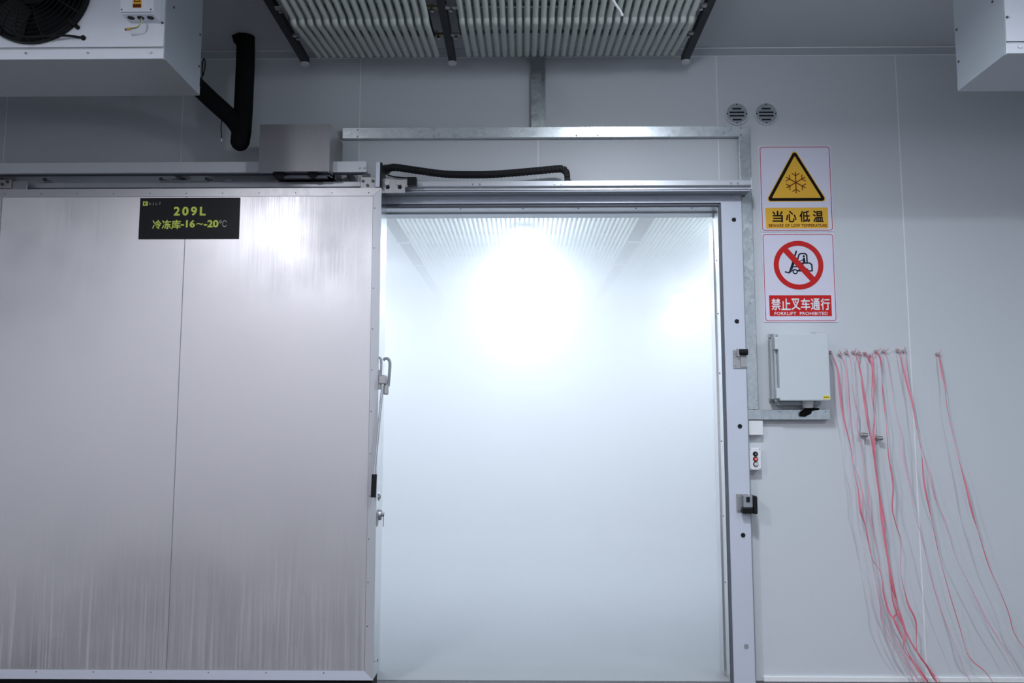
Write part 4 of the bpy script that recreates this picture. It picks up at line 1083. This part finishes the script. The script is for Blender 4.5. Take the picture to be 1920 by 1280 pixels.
# loose white cable end
wc = thing('hanging_cable', 'loose white cable end dangling in front of the ceiling coils', 'cable', (0.46, -1.0, 3.16))
obj('cord', MB().tube([(0.36, -1.02, CEIL), (0.372, -1.02, 3.34), (0.392, -1.01, 3.245), (0.415, -1.0, 3.205), (0.436, -1.0, 3.172), (0.4425, -1.0, 3.156)], 0.0062, 8, 5), 'white_plastic', wc, True)
obj('bare_tip', MB().sphere((0.4435, -1.0, 3.154), 0.0075, 8), 'letter_white', wc, True)

# =================================================================== INSIDE THE FREEZER
def freezer_coil(x0, x1, n, label):
    t = thing('freezer_coil', label, 'cooling coil', ((x0 + x1) / 2, 4.0, 3.13), 'coils inside the freezer')
    first = None
    for k in range(n):
        x = x0 + (x1 - x0) * k / (n - 1)
        if first is None:
            first = obj('tube', MB().tube([(x, 0.7, 3.145), (x, 8.2, 3.145)], 0.0135, 8), 'tube_frosted', t, True); f0 = wpos(first)
        else:
            dup(first, t, f0 + Vector((x - x0, 0, 0)))
    for yy in (2.2, 2.7, 3.2, 3.7, 4.2, 5.2, 6.2):
        obj('cross_bar', MB().box(x0 - 0.014, x1 + 0.014, yy - 0.015, yy + 0.015, 3.160, 3.19), 'bolt_steel', t)
    return t
freezer_coil(-1.10, 1.00, 51, 'frosted white tube bank under the freezer ceiling, straight through the doorway')
freezer_coil(1.16, 3.20, 50, 'frosted white tube bank inside the freezer, at the right edge of the doorway')
for x, lab in ((-1.165, 'dark steel bar inside the freezer, blurred by fog at upper left of the doorway'), (1.075, 'dark steel bar inside the freezer, at upper right of the doorway')):
    t = thing('freezer_bar', lab, 'support bar', (x, 4, 3.10), 'bars inside the freezer')
    obj('channel', MB().box(x - 0.048, x + 0.048, 0.7, 8.0, 3.118, 3.20), 'bar_black', t)
    for yy in (2.35, 3.3, 4.4):
        obj('bracket', MB().box(x - 0.07, x + 0.07, yy - 0.03, yy + 0.03, 3.108, 3.118), 'bolt_steel', t)
    for yy in (1.0, 4.0, 7.0):
        obj('hanger_rod', MB().cyl((x, yy, 3.20), (x, yy, FZ), 0.006, None, 8), 'zinc_plate', t)
def freezer_lamp(x, y, label):
    t = thing('freezer_lamp', label, 'lamp', (x, y, 3.03), 'lamps inside the freezer')
    obj('housing', MB().cyl((x, y, 3.06), (x, y, 3.12), 0.10, 0.06, 24), 'white_paint', t, True)
    obj('stem', MB().cyl((x, y, 3.12), (x, y, 3.145), 0.015, None, 10), 'white_paint', t)
    obj('diffuser_rim', MB()._take(lathe_ring(x, y, 3.05, 3.062, 0.09, 0.102)), 'white_paint', t)
def lathe_ring(x, y, z0, z1, r0, r1, n=32):
    bm = bmesh.new(); R_ = []
    for k in range(n):
        a = 2 * math.pi * k / n; c, s = math.cos(a), math.sin(a)
        R_.append([bm.verts.new((x + r * c, y + r * s, z)) for r, z in ((r0, z0), (r1, z0), (r1, z1), (r0, z1))])
    for k in range(n):
        A, B = R_[k], R_[(k + 1) % n]
        for q_ in range(4): bm.faces.new((A[q_], A[(q_ + 1) % 4], B[(q_ + 1) % 4], B[q_]))
    bmesh.ops.recalc_face_normals(bm, faces=bm.faces[:])
    return bm
FL = ['glaring round lamp glowing through the fog at the centre of the doorway', 'second centre lamp deeper in the fog, below the glaring one',
      'faint distant lamp glowing through the fog at right']
freezer_lamp(0.02, 2.75, FL[0])
freezer_lamp(0.02, 6.2, FL[1])
freezer_lamp(2.05, 6.2, FL[2])
